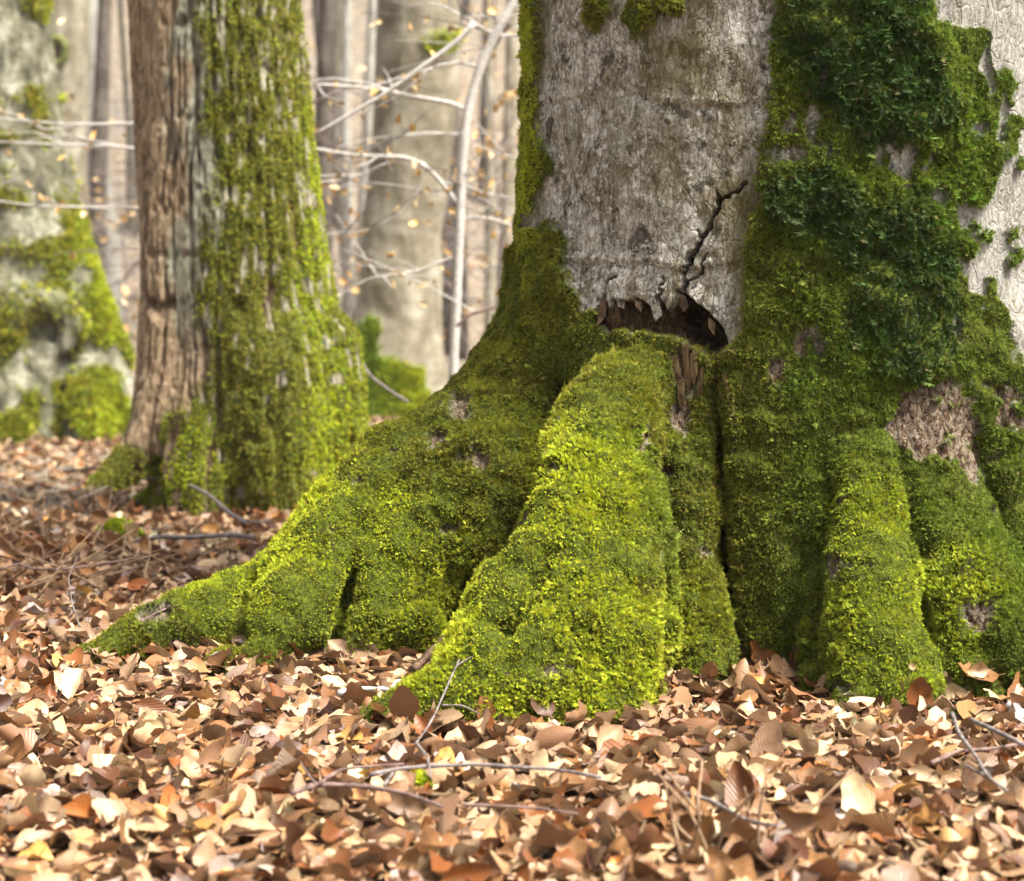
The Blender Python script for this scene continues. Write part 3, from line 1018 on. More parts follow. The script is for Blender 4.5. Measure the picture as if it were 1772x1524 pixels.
# kinds of moss: fresh yellow cushion, olive feather moss, deep green shaggy mat
fresh = np.zeros(NM)
for cx_, cy_, rx, ry in ((930, 1120, 330, 190), (1010, 900, 130, 220), (530, 940, 340, 180), (910, 200, 30, 300), (1500, 900, 90, 130), (1650, 1000, 110, 80), (1560, 1090, 170, 170)):
    fresh = np.maximum(fresh, 1 - smooth(np.hypot((qx - cx_) / rx, (qy - cy_) / ry), .5, 1.15))
up = np.clip(nor[:, 2], 0, 1)
fresh = np.clip(fresh * .95 + .18 * n_mid + .12 * n_big + .22 * up - .03, 0, 1)
green = np.clip(smooth(qx, 1230, 1420) * .75 + .6 * smooth(n_big + .4 * n_mid, .1, .5), 0, 1) * (1 - .7 * fresh)
olive = np.array([.215, .215, .022])
yel = np.array([.450, .500, .028])
grn = np.array([.120, .200, .018])
deep = np.array([.024, .056, .009])
dry = np.array([.20, .155, .05])
t = olive + (yel - olive) * fresh[:, None]
t = t + (grn - t) * green[:, None]
t = t + (deep - t) * (pm * .9)[:, None]
t = t * np.exp(.20 * rng.standard_normal(NM) + .35 * n_sm)[:, None] * (1 + .06 * rng.standard_normal((NM, 3)))
isdry = rng.random(NM) < .04 + .45 * smooth(fbm(pos * 9, 3, 108), .22, .5) * (1 - pm)
t[isdry] = t[isdry] * .3 + dry * .7 * rng.uniform(.5, 1.1, (isdry.sum(), 1))
down = np.array([0, 0, -1.0])
steep = 1 - np.clip(nor[:, 2], 0, 1)
hang = (.25 + .75 * pm) * steep
dirs = nor * (.75 - .2 * pm)[:, None] + down[None] * (hang * .8)[:, None] + .42 * rng.standard_normal((NM, 3)) + np.array([0, 0, .25])[None] * (1 - steep)[:, None]
size = rng.uniform(.0044, .0098, NM) * (1 + .7 * pm) * (1 + .25 * n_sm) * (1 + .45 * np.clip(fbm(pos * 7, 2, 107) * 2, -.7, 1))
tall = rng.random(NM) < .02
size[tall] *= 1.7
scatter_object('moss', pos - nor * .001, eulers(dirs, rng.uniform(0, 6.3, NM)), size, np.clip(t, .004, .7), rng.integers(0, 5, NM), GN_MOSS, parent=oak, kind='stuff')
# ---------------------------------------------------------------- ridged mossy tree behind the left root
def finish_tree(field, levels, shape):
    me = subdivided(field.mesh('trunk'), levels) if levels else field.mesh('trunk')
    v, n = coords(me), normals(me)
    px, py = proj(v)
    at = shape(v, n, px, py)
    me.vertices.foreach_set('co', (v + n * at.pop('disp')[:, None]).astype(np.float32).ravel())
    me.update()
    me.polygons.foreach_set('use_smooth', np.ones(len(me.polygons), bool))
    for k, a in at.items():
        attr(me, k, a)
    return me, at

two = Field((-1.75, 5.85, -.1), (-.35, 7.15, 2.3), .016)
C = lambda *p, k=.08: two.chain(px_chain(*p), k)
C((366, -250, 6.6, .298), (370, 0, 6.6, .306), (392, 300, 6.6, .322), (408, 450, 6.6, .332), (428, 620, 6.6, .355), (436, 760, 6.6, .375), (436, 930, 6.6, .38))
C((300, 250, 6.42, .10), (292, 500, 6.40, .095), (284, 640, 6.38, .09), (270, 740, 6.33, .085), (228, 800, 6.28, .06), (165, 850, 6.2, .03), k=.03)
C((352, 640, 6.38, .10), (345, 740, 6.32, .12), (342, 830, 6.24, .11), (345, 900, 6.18, .07), k=.05)
C((470, 640, 6.40, .2), (480, 780, 6.34, .18), (500, 890, 6.28, .12), k=.08)
C((560, 600, 6.5, .12), (582, 760, 6.46, .11), (612, 850, 6.42, .06), k=.07)
two.chain(px_chain((312, 640, 6.2, .02), (306, 740, 6.18, .03), (300, 840, 6.14, .035)), .03, carve=True)

def shape_two(v, n, px, py):
    ax = np.stack([v[:, 0] - P(410, 500, 6.6)[0], v[:, 1] - 6.6], 1)
    th = np.arctan2(ax[:, 1], ax[:, 0])
    wob = fbm(v * np.array([5, 5, 3]), 3, 5)
    w = np.stack([th * 12 + .7 * wob, v[:, 2] * 2.0, v[:, 2] * 0 + 3], 1)
    f1 = smooth(np.abs(vnoise(w, 12)), .0, .26)
    w2 = np.stack([th * 21 + .9 * wob, v[:, 2] * 6, v[:, 2] * 0 + 9], 1)
    f2 = smooth(np.abs(vnoise(w2, 14)), .0, .3)
    ridge = f1 * .62 + f2 * .38
    xx = px + 14 * fbm(v * 9, 3, 15) + 46 * fbm(v * np.array([20, 20, 7]), 3, 25)
    moss = np.maximum(smooth(xx, 335, 375) * smooth(n[:, 1] + 0 * xx, 1.5, .2), ellipses(xx, py, [(345, 800, 50, 130), (215, 815, 80, 45), (270, 850, 60, 40), (520, 760, 120, 130)]))
    gap = smooth(vnoise(np.stack([th * 22, v[:, 2] * 15, v[:, 2] * 0], 1), 19) + .3 * fbm(v * 3, 2, 33) - .35 * smooth(py, 560, 740), .30, .42) * .95
    moss = moss * (1 - gap) * smooth(ridge, .2, .55)
    lich = smooth(xx + 22 * fbm(v * np.array([16, 16, 5]), 3, 18), 292, 325) * (1 - smooth(xx, 360, 400)) * smooth(py + 60 * wob, 660, 420)
    brown_side = (1 - smooth(xx, 300, 330))
    disp = (.032 + .010 * smooth(xx, 330, 380)) * (ridge - .6) + .004 * fbm(v * 40, 3, 16) + moss * (.002 + .007 * fbm(v * 22, 3, 17))
    return dict(disp=disp, moss=moss, pale=np.maximum(lich, gap * .8 * (xx > 330)), ridge=ridge)

m2, at2 = finish_tree(two, 1, shape_two)
t2 = empty('ridged_tree', None, 'straight tree with ridged brown bark and bright moss down its side', 'tree')
link('trunk', m2, M_RIDGE, t2)
zz = np.linspace(2.25, 7, 10)
x2 = P(366, -250, 6.6)[0]
me = tube_mesh('upper_trunk', [(x2 - .01 * (z - 2.2), 6.6, z) for z in zz], [.297 - .02 * (z - 2.2) for z in zz], seg=40, jitter=.02, seed=5)
for a in ('moss', 'pale', 'ridge'):
    attr(me, a, np.zeros(len(me.vertices)))
link('upper_trunk', me, M_RIDGE, t2)

def moss_coat(me, mossw, n, tree, lo, hi, tintf, size, facing=-.2):
    v_, n_ = coords(me), normals(me)
    w = mossw * np.where(tocam(v_, n_) > facing, 1.0, .1) * (v_[:, 2] > -.02)
    pos, nor = surface_points(me, w, n)
    qx, qy = proj(pos)
    t = tintf(pos, nor, qx, qy) * np.exp(.3 * rng.standard_normal(n) + .3 * fbm(pos * 14, 3, 7))[:, None] * (1 + .1 * rng.standard_normal((n, 3)))
    steep = 1 - np.clip(nor[:, 2], 0, 1)
    dirs = nor * .8 + np.array([0, 0, -1.0]) * (steep * .3)[:, None] + .45 * rng.standard_normal((n, 3))
    return scatter_object('moss', pos, eulers(dirs, rng.uniform(0, 6.3, n)), rng.uniform(*size, n), np.clip(t, .004, .7), rng.integers(0, 5, n), GN_MOSS, parent=tree, kind='stuff')

YEL, OLI, GRN = np.array([.42, .49, .022]), np.array([.27, .27, .03]), np.array([.14, .24, .02])
def tint_two(pos, nor, qx, qy):
    f = ellipses(qx, qy, [(575, 740, 70, 190), (335, 800, 70, 110), (540, 430, 40, 300)], .3, 1.2)
    return OLI + (YEL - OLI) * np.clip(f + .35 * fbm(pos * 5, 2, 8), 0, 1)[:, None]
moss_coat(m2, at2['moss'] ** 2, 38000, t2, 0, 0, tint_two, (.008, .016))

# ---------------------------------------------------------------- weathered tree at the picture's edge
lef = Field((-4.9, 9.6, -.1), (-2.0, 12.1, 3.4), .03)
C = lambda *p, k=.14: lef.chain(px_chain(*p), k)
C((-40, -220, 11, .40), (-36, 0, 11, .42), (-18, 180, 11, .425), (0, 330, 11, .44), (20, 450, 11, .475), (34, 600, 11, .54), (40, 800, 11, .6))
C((90, 480, 10.9, .2), (150, 590, 10.85, .19), (196, 680, 10.75, .15), (222, 760, 10.65, .10))
C((18, 600, 10.6, .15), (20, 700, 10.5, .17), (20, 780, 10.4, .17), k=.08)
C((75, 620, 10.55, .10), (78, 700, 10.5, .085), (80, 780, 10.45, .08), k=.05)
C((150, 660, 10.6, .14), (148, 720, 10.5, .14), (150, 790, 10.45, .12), k=.06)
C((28, 575, 10.5, .07), (50, 520, 10.52, .08), (95, 520, 10.52, .07), (125, 560, 10.54, .07), (110, 600, 10.52, .05), k=.05)
lef.chain(px_chain((106, 650, 10.42, .03), (108, 710, 10.36, .05), (110, 770, 10.3, .05)), .05, carve=True)
lef.chain(px_chain((50, 570, 10.40, .06), (80, 575, 10.40, .06)), .06, carve=True)

def shape_left(v, n, px, py):
    x, y = px + 12 * fbm(v * 5, 3, 71), py + 12 * fbm(v * 5, 3, 72)
    moss = np.maximum(smooth(y, 430, 640) * .9, smooth(x - (80 + .16 * y), -50, 0)) * smooth(fbm(v * 4, 3, 73), -.25, .1)
    moss = np.maximum(moss * smooth(y, 120, 480), .7 * smooth(fbm(v * 3, 4, 75), .12, .36))
    moss *= 1 - .85 * ellipses(x, y, [(80, 600, 40, 60), (78, 700, 16, 60), (95, 560, 40, 20)])
    return dict(disp=.03 * fbm(v * 5, 3, 74) + .014 * fbm(v * np.array([16, 16, 9]), 3, 76) + moss * .02, moss=moss)

m3, at3 = finish_tree(lef, 1, shape_left)
t3 = empty('weathered_tree', None, 'thick weathered beech with burl and mossy clefts standing behind the ridged tree', 'tree')
link('trunk', m3, M_MOSSY, t3)
me = tube_mesh('upper_trunk', [(P(-40, -220, 11)[0], 11, z) for z in np.linspace(3.35, 9, 8)], np.linspace(.40, .3, 8), seg=32, seed=4)
attr(me, 'moss', np.zeros(len(me.vertices)))
link('upper_trunk', me, M_MOSSY, t3)
moss_coat(m3, at3['moss'] ** 2, 16000, t3, 0, 0, lambda p, n_, x, y: OLI + (YEL * .9 - OLI) * np.clip(smooth(x, 60, 200) * .7 + .5 * fbm(p * 2, 2, 6), 0, 1)[:, None], (.025, .05))

# ---------------------------------------------------------------- smooth grey beech with a mossy foot
bee = Field((-1.9, 12.1, -.15), (.1, 13.9, 3.9), .035)
C = lambda *p, k=.12: bee.chain(px_chain(*p), k)
C((728, -260, 13, .29), (728, 0, 13, .305), (718, 200, 13, .30), (697, 400, 13, .305), (690, 550, 13, .32), (686, 650, 13, .37), (686, 760, 13, .42))
C((650, 560, 12.9, .14), (625, 650, 12.8, .15), (612, 740, 12.7, .12))
C((735, 620, 12.9, .12), (752, 690, 12.85, .10), (765, 760, 12.8, .08))

def shape_bee(v, n, px, py):
    x, y = px + 10 * fbm(v * 3, 3, 81), py + 10 * fbm(v * 3, 3, 82)
    moss = smooth(-signedpoly(x, y, [(590, 600), (640, 545), (655, 560), (648, 615), (690, 628), (728, 645), (735, 690), (700, 780), (560, 780)]), -6, 6)
    knot = ellipses(x, y, [(765, 70, 40, 22)], .4, 1.2)
    return dict(disp=.025 * fbm(v * 3, 3, 84) + .03 * knot + moss * .02, moss=np.maximum(moss, knot * .6))

m4, at4 = finish_tree(bee, 1, shape_bee)
t4 = empty('smooth_beech_tree', None, 'smooth grey beech trunk with a mossy foot behind the pale sapling', 'tree')
link('trunk', m4, M_BEECH, t4)
me = tube_mesh('upper_trunk', [(P(728, -260, 13)[0], 13, z) for z in np.linspace(3.85, 10, 8)], np.linspace(.29, .22, 8), seg=28, seed=9)
attr(me, 'moss', np.zeros(len(me.vertices)))
link('upper_trunk', me, M_BEECH, t4)
moss_coat(m4, at4['moss'] ** 2, 6000, t4, 0, 0, lambda p, n_, x, y: GRN + (YEL - GRN) * smooth(x, 600, 720)[:, None], (.03, .055))

# ---------------------------------------------------------------- other trunks
def plain_trunk(name, label, pts, mat, up_z, parent=None, seed=1, seg=20, group=None, knot=None):
    """pts: photo x, photo y, distance, radius from the top of the picture down to the foot"""
    q = px_chain(*pts)
    q = q[::-1]
    A = np.array([p for p, _ in q])
    R = np.array([r for _, r in q])
    foot = A[0].copy()
    foot[2] = gz(foot[0], foot[1]) - .08
    d = A[-1] - A[-2]
    topd = d / max(d[2], .2)
    A = np.vstack([foot, A, A[-1] + topd * max(up_z - A[-1][2], .5)])
    R = np.concatenate([[R[0] * 1.25], R, [R[-1] * .75]])
    s = np.concatenate([[0], np.cumsum(np.linalg.norm(np.diff(A, axis=0), axis=1))])
    u = np.linspace(0, s[-1], 40)
    A2 = np.stack([np.interp(u, s, A[:, k]) for k in range(3)], 1)
    R2 = np.interp(u, s, R)
    me = tube_mesh(name, A2, R2, seg=seg, jitter=.04, seed=seed)
    attr(me, 'moss', np.zeros(len(me.vertices)))
    t = empty(name, None, label, 'tree', group)
    link('trunk', me, mat, t)
    return t, A2, R2

ta, _, _ = plain_trunk('pale_beech_tree', 'pale beech trunk with a mossy knot hole just behind the weathered tree', [(112, -100, 22, .31), (112, 0, 22, .305), (110, 200, 22, .30), (105, 600, 22, .32)], M_BEECH, 12)
# knot hole: a ring of old bark with a dark hollow and a moss cap
kc = P(98, 88, 21.66)
ang = np.linspace(0, 2 * math.pi, 20)
ring = [(kc[0] + .12 * math.cos(a), kc[1] - .02, kc[2] + .15 * math.sin(a)) for a in ang]
me = tube_mesh('knot_ring', ring, [.05] * 20, seg=10, jitter=.15, seed=8)
attr(me, 'moss', np.ones(len(me.vertices)) * .8)
ring_o = link('knot_ring', me, M_MOSSY, ta)
me = tube_mesh('knot_hollow', [kc + (0, .05, 0), kc + (0, -.015, 0)], [.12, .11], seg=18)
link('knot_hollow', me, M_WOOD, ring_o)

plain_trunk('pale_slim_tree', 'pale slim trunk seen between the weathered tree and the ridged tree', [(150, -60, 33, .20), (150, 0, 33, .21), (160, 200, 33, .22), (178, 350, 33, .225), (190, 480, 33, .225), (197, 610, 33, .25)], M_PALE, 16, seed=2)
plain_trunk('dark_slim_tree', 'dark slim trunk beside the pale knotted beech', [(186, -60, 27, .09), (182, 0, 27, .10), (176, 150, 27, .12), (170, 300, 27, .13), (166, 560, 27, .15)], M_DARK, 14, seed=3)
plain_trunk('dark_pole_tree', 'dark pole-like trunk just beyond the moss side of the ridged tree', [(569, -60, 19, .085), (567, 0, 19, .09), (562, 150, 19, .10), (558, 330, 19, .11), (556, 600, 19, .12)], M_DARK, 14, seed=4)
plain_trunk('twin_slim_tree', 'slim buff trunk growing close beside the smooth grey beech', [(664, -60, 15, .06), (664, 0, 15, .063), (660, 200, 15, .07), (652, 400, 15, .075), (645, 640, 15, .08)], M_BEECH, 14, seed=5)
plain_trunk('thin_grey_tree', 'thin grey trunk showing just past the huge old beech, the straighter of two', [(846, 100, 24, .06), (848, 350, 24, .07), (848, 560, 24, .08)], M_BEECH, 14, seed=6)
plain_trunk('leaning_grey_tree', 'thin grey leaning trunk showing just past the huge old beech', [(885, 60, 21, .07), (878, 350, 21, .08), (868, 560, 21, .09)], M_BEECH, 14, seed=7)

# slender trunks on the far slope
k = 0
for i in range(46):
    d = rng.uniform(27, 66)
    sx = rng.uniform(0, 890)
    x = (sx - CX) / F * d
    r_ = rng.uniform(.05, .17)
    z0 = gz(x, d)
    lean = rng.uniform(-.05, .05)
    hh = rng.uniform(14, 22)
    pts = [(x + lean * z + .15 * math.sin(z * .5 + i), d, z0 - .1 + z) for z in np.linspace(0, hh, 9)]
    me = tube_mesh('slender_tree', pts, np.linspace(r_ * 1.2, r_ * .5, 9), seg=10, seed=i)
    attr(me, 'moss', np.zeros(len(me.vertices)))
    pale_ = i % 3
    t = empty('slender_tree', None, '%s %s %s trunk standing on the far leafy slope' % ('leaning' if abs(lean) > .03 else 'upright', 'very thin' if r_ < .085 else 'slender' if r_ < .125 else 'stouter', ('pale', 'grey', 'dark')[pale_]), 'tree', 'slender trees on the far slope')
    link('trunk', me, (M_PALE, M_BEECH, M_DARK)[pale_], t)

# ---------------------------------------------------------------- saplings with dry leaves
LEAF_TINTS = {
    'pale tan': (.47, .325, .185), 'pinkish buff': (.37, .235, .14), 'mid brown': (.25, .125, .05), 'rust brown': (.175, .058, .014),
    'dark brown': (.075, .028, .012), 'golden': (.42, .22, .06), 'greyish': (.36, .28, .245)}
TN = list(LEAF_TINTS)
TW = np.array([.21, .17, .23, .18, .16, .025, .025])

def spline(pts, n=24):
    pts = np.array(pts, float)
    s = np.concatenate([[0], np.cumsum(np.linalg.norm(np.diff(pts, axis=0), axis=1))])
    u = np.linspace(0, s[-1], n)
    q = np.stack([np.interp(u, s, pts[:, k]) for k in range(pts.shape[1])], 1)
    for _ in range(2):
        q[1:-1] = .25 * q[:-2] + .5 * q[1:-1] + .25 * q[2:]
    return q

def twig_mesh(name, pts, r0, r1, n=24, seg=7, seed=0, knob=.12):
    q = spline(pts, n)
    r = np.linspace(r0, r1, n) * (1 + knob * np.random.default_rng(seed).uniform(-1, 1, n))
    return tube_mesh(name, q, r, seg=seg, jitter=.06, seed=seed), q

def leaf_object(name, loc, eul, size, tint, parent=None, shape=None, **kw):
    o = link(name, LEAVES[shape if shape is not None else random.randrange(len(LEAVES))], parent=parent, **kw)
    o.location = loc
    o.rotation_euler = eul
    o.scale = (size,) * 3
    o['tint'] = [float(c) for c in tint] + [1.0]
    return o

def hang_leaves(tree, lines, count, size=(.05, .075), warm=True):
    for i in range(count):
        q = lines[rng.integers(len(lines))]
        p = q[rng.integers(len(q) // 4, len(q))] + rng.normal(0, .03, 3)
        e = eulers(np.array([[rng.normal(0, .6), rng.normal(-.5, .6), rng.normal(0, .5)]]), np.array([rng.uniform(0, 6.3)]))[0]
        tint = np.array((.72, .45, .16) if rng.random() < .6 else (.72, .54, .30)) * rng.uniform(.8, 1.1)
        leaf_object('leaf', p - np.array([0, 0, .02]), e, rng.uniform(*size), tint, tree)

D = 7.6
sap = empty('pale_sapling', None, 'pale forked beech sapling holding dry golden leaves beside the huge trunk', 'sapling')
trunk_pts = [P(778, 830, D), P(786, 600, D), P(793, 450, D), P(797, 350, D), P(800, 260, D), P(808, 190, D), P(832, 110, D), P(862, 50, D), P(905, -20, D), P(960, -120, D)]
trunk_pts[0][2] = -.05
me, q0 = twig_mesh('trunk', trunk_pts, .022, .020, 40, 12, 1, .05)
link('trunk', me, M_TWIG_PALE, sap)
lines, boughs = [], []
def bough(pts, r0, r1, seed, mat=M_TWIG_PALE, tree=None, n=26):
    me, q = twig_mesh('branch', [P(a, b, d) for a, b, d in pts], r0 * .78, r1 * .7, n, 8, seed)
    boughs.append(link('branch', me, mat, tree if tree is not None else sap))
    lines.append(q)
    return q
bough([(808, 192, D), (790, 178, D), (740, 172, D), (690, 162, D), (640, 152, D), (530, 146, D), (440, 140, D + .2)], .014, .008, 11)
bough([(796, 358, D), (775, 330, D), (745, 292, D), (710, 272, D), (650, 270, D), (600, 268, D), (540, 256, D), (470, 250, D + .2)], .016, .007, 12)
bough([(797, 385, D), (812, 376, D), (850, 378, D), (895, 394, D), (940, 400, D)], .010, .006, 13)
bough([(770, 318, D), (800, 320, D), (840, 335, D), (900, 345, D)], .010, .005, 14)
bough([(880, 40, D), (868, 60, D + .1), (850, 90, D + .1), (838, 120, D + .1)], .010, .012, 15, M_TWIG_BROWN)
bough([(835, 118, D), (800, 108, D), (760, 112, D), (730, 130, D)], .010, .006, 16)
bough([(820, 40, D - .3), (805, 60, D - .3), (760, 95, D - .3), (710, 130, D - .3), (670, 160, D - .3), (610, 195, D - .3), (545, 232, D - .3)], .016, .009, 17, M_TWIG_PALE)
bough([(905, 60, D), (860, 62, D), (800, 30, D), (770, 10, D), (740, 5, D)], .010, .005, 18)
bough([(795, 440, D), (720, 470, D), (640, 480, D), (580, 515, D)], .008, .004, 19)
bough([(790, 565, D - .2), (810, 545, D - .2), (860, 530, D - .2), (930, 520, D - .2)], .010, .006, 20, M_TWIG_BROWN)
bough([(700, 272, D), (660, 285, D), (610, 310, D), (540, 318, D)], .006, .003, 21)
bough([(690, 162, D), (640, 145, D), (580, 135, D), (530, 140, D)], .008, .004, 22)
bough([(805, 235, D), (740, 228, D), (640, 240, D), (580, 255, D)], .006, .003, 23)
bough([(800, 245, D), (850, 260, D), (900, 275, D)], .006, .003, 24)
bough([(740, 292, D), (725, 330, D), (690, 370, D), (630, 400, D), (560, 405, D)], .006, .003, 25)
for i in range(70):
    bi = rng.integers(len(boughs))
    q = lines[bi]
    p = q[rng.integers(6, len(q))]
    e = p + np.array([rng.normal(-.12, .32), rng.normal(0, .2), rng.normal(.02, .16)])
    me, qq = twig_mesh('twig', [p, (p + e) / 2 + rng.normal(0, .02, 3), e], .004, .0018, 10, 5, i)
    link('twig', me, M_TWIG_GREY if i % 2 else M_TWIG_PALE, boughs[bi])
    lines.append(qq)
hang_leaves(sap, lines, 170, (.034, .056))

# a second sapling whose boughs cross behind the ridged tree
lines, boughs = [], []
D = 8.6
sap2 = empty('twiggy_sapling', None, 'thin twiggy sapling with level whitish boughs reaching past the weathered tree', 'sapling')
tp = [P(360, 760, D), P(352, 500, D), P(350, 250, D), P(345, 0, D), P(340, -200, D)]
tp[0][2] = -.05
me, _ = twig_mesh('trunk', tp, .03, .02, 24, 10, 3, .05)
link('trunk', me, M_TWIG_PALE, sap2)
for i, pts in enumerate(([(350, 262, D), (240, 258, D), (200, 252, D), (100, 250, D), (0, 245, D), (-120, 240, D)], [(350, 215, D), (230, 213, D), (130, 216, D), (0, 205, D), (-120, 190, D)],
                         [(350, 362, D), (240, 360, D), (140, 358, D), (60, 356, D), (0, 348, D), (-90, 330, D)], [(200, 252, D), (120, 232, D), (60, 240, D), (0, 262, D)],
                         [(140, 216, D), (80, 225, D), (20, 195, D), (-30, 180, D)], [(110, 250, D), (60, 228, D), (0, 232, D)], [(100, 357, D), (60, 330, D), (15, 300, D)], [(240, 430, D), (160, 432, D), (90, 440, D)])):
    bough(pts, .011 if i < 3 else .006, .004 if i < 3 else .002, 30 + i, M_TWIG_PALE if i < 6 else M_TWIG_GREY, sap2)
for i in range(14):
    bi = rng.integers(len(boughs))
    q = lines[bi]
    p = q[rng.integers(6, len(q))]
    e = p + np.array([rng.normal(-.1, .2), rng.normal(0, .15), rng.normal(.02, .1)])
    me, qq = twig_mesh('twig', [p, (p + e) / 2 + rng.normal(0, .02, 3), e], .0035, .0015, 8, 5, i)
    link('twig', me, M_TWIG_GREY, boughs[bi])
hang_leaves(sap2, lines, 30, (.034, .056))

# understorey saplings full of golden leaves farther in
spots = [(640, 15.5, 'low golden leaved sapling in front of the smooth grey beech foot', 30), (860, 17, 'golden leaved sapling behind the pale forked sapling', 55), (215, 24, 'golden leaved sapling between the weathered and the ridged trees', 30),
         (600, 21, 'golden leaved sapling beside the dark pole-like trunk', 45), (780, 26, 'golden leaved sapling on the slope beyond the smooth grey beech', 45)]
for si, (sx, d, lab, nl) in enumerate(spots):
    x = (sx - CX) / F * d
    t = empty('golden_sapling', None, lab, 'sapling', 'golden leaved saplings deeper in the wood')
    z0 = gz(x, d)
    hgt = rng.uniform(2.2, 3.6)
    me, q = twig_mesh('trunk', [(x, d, z0 - .05), (x + .05, d, z0 + hgt * .5), (x - .06, d + .05, z0 + hgt)], .02, .008, 20, 8, si)
    link('trunk', me, M_TWIG_GREY, t)
    ln = []
    for b in range(9):
        p = q[rng.integers(5, 20)]
        e = p + np.array([rng.normal(0, .8), rng.normal(0, .4), rng.uniform(.0, .35)])
        me, qq = twig_mesh('branch', [p, (p + e) / 2 + (0, 0, .06), e], .008, .003, 12, 5, b)
        link('branch', me, M_TWIG_GREY, t)
        ln.append(qq)
    hang_leaves(t, ln, nl, (.07, .11))
# leafy twigs deeper in, too many to count
n = 3200
d = rng.uniform(13, 42, n)
cx_ = rng.uniform(-300, 1150, n)
x = (cx_ - CX) / F * d
z = ground_z(x, d) + rng.uniform(.1, 3.0, n)
q3 = np.stack([x, d, z], 1)
ok = fbm(q3 * np.array([.9, .25, 1.3]), 3, 66) > rng.uniform(-.05, .35, n)
q3 = q3[ok]
n = len(q3)
tn = np.array([[.74, .48, .20], [.72, .55, .34], [.62, .34, .14]])[rng.integers(0, 3, n)] * rng.uniform(.7, 1.1, (n, 1))
scatter_object('dry_foliage', q3, eulers(rng.normal(0, 1, (n, 3)) + np.array([0, -.7, 0]), rng.uniform(0, 6.3, n)), rng.uniform(.06, .10, n), tn, rng.integers(0, 14, n), GN_LEAF, kind='stuff', label='dry golden leaves hanging through the distant understorey', cat='foliage')
V, Q, off = [], [], 0
for i in range(1500):
    d = rng.uniform(14, 50)
    x = (rng.uniform(-300, 1150) - CX) / F * d
    b = np.array([x, d, gz(x, d) + rng.uniform(-.05, 2.8)])
    e = b + np.array([rng.normal(0, .8), rng.normal(0, .3), rng.uniform(-.1, .9)])
    r_ = rng.uniform(.004, .011)
    vv, qq, _ = tube(spline([b, (b + e) / 2 + rng.normal(0, .08, 3), e], 6), np.linspace(r_, r_ * .4, 6), seg=4)
    V.append(vv[:-2])
    Q.append(qq + off)
    off += len(vv) - 2
link('undergrowth', mesh_np('undergrowth', np.concatenate(V), quads=np.concatenate(Q)), M_TWIG_GREY, kind='stuff', label='tangle of bare grey twigs in the distant understorey', cat='undergrowth')
# ---------------------------------------------------------------- fallen leaves
def leaf_points(n, y0, y1, power):
    y = (y0 ** power + rng.random(n) * (y1 ** power - y0 ** power)) ** (1 / power)
    x = (rng.random(n) - .5) * 2 * (y * .295 * 1.32 + .15)
    return x, y

parts = [leaf_points(48000, 1.55, 6.2, 1.25), leaf_points(28000, 6.0, 20, 1.4)]
x = np.concatenate([p[0] for p in parts])
y = np.concatenate([p[1] for p in parts])
n = len(x)
near = y < 6.2
layer = rng.random(n)
z = ground_z(x, y) + .004 + layer * np.where(near, .032, .03) + .012 * np.maximum(fbm(np.stack([x * 4, y * 4, x * 0], 1), 2, 95), -.3)
p0 = np.stack([x, y, z], 1)
fd = big.sample(p0 + np.array([0, 0, .01]))
f2 = two.sample(p0 + np.array([0, 0, .01]))
tilt = np.abs(rng.normal(0, .42, n))
steepl = rng.random(n) < .09
tilt[steepl] = rng.uniform(.8, 1.5, steepl.sum())
az = rng.uniform(0, 6.3, n)
upv = np.stack([np.sin(tilt) * np.cos(az), np.sin(tilt) * np.sin(az), np.cos(tilt)], 1)
flip = rng.random(n) < .45
upv[flip] *= -1
eul = eulers(upv, rng.uniform(0, 6.3, n))
# heaped against the roots
z += .012 * smooth(fd, .10, .0) * near
size = np.clip(rng.normal(.054, .012, n), .024, .085) * np.where(near, 1, 1.12)
frag = rng.random(n) < .28
size[frag] *= rng.uniform(.35, .75, frag.sum())
z += np.sin(np.minimum(tilt, 1.5)) * size * .22
# bigger scraps settle on top
cls = rng.choice(len(TN), n, p=TW / TW.sum())
tint = np.array([LEAF_TINTS[t] for t in TN])[cls] * np.exp(.36 * rng.standard_normal(n))[:, None] * (1 + .025 * rng.standard_normal((n, 3)))
tint = np.clip(tint, .01, .75)
pick = rng.integers(0, len(LEAVES), n)
pos = np.stack([x, y, z], 1)
keep = (fd > -.004) & (f2 > -.01) & (lef.sample(p0) > 0) & (bee.sample(p0) > 0)

# the leaves that show largest are things of their own
sx, sy = proj(pos)
score = size / y * (1 + 1.2 * (layer - .5)) * (.5 + .5 * layer)
vis = keep & (sx > 10) & (sx < 1762) & (sy < 1515) & (sy > 900) & (layer > .72)
order = np.argsort(-np.where(vis, score, -1))[:272]
single = np.zeros(n, bool)
single[order] = True
rest = keep & ~single
mp, mn = surface_points(b1, moss * (v2[:, 2] > 0) * (v2[:, 2] < .06) * np.clip(n2[:, 2] * 2 - .2, 0, 1), 24)
mp = mp + mn * .012
cm = rng.integers(0, n, 24)
pos = np.concatenate([pos, mp])
eul = np.concatenate([eul, eulers(mn + rng.normal(0, .25, (24, 3)), rng.uniform(0, 6.3, 24))])
size = np.concatenate([size, rng.uniform(.02, .05, 24)])
tint = np.concatenate([tint, tint[cm]])
pick = np.concatenate([pick, pick[cm]])
rest = np.concatenate([rest, np.ones(24, bool)])
scatter_object('fallen_leaves', pos[rest], eul[rest], size[rest], tint[rest], pick[rest], GN_LEAF, kind='stuff', label='deep carpet of dry fallen beech leaves over the floor', cat='leaves')
SHAPES = ['cupped', 'curled', 'wavy edged', 'twisted', 'broad', 'narrow', 'folded', 'crinkled', 'rolled', 'arched', 'bent', 'flattish', 'crooked', 'half open']
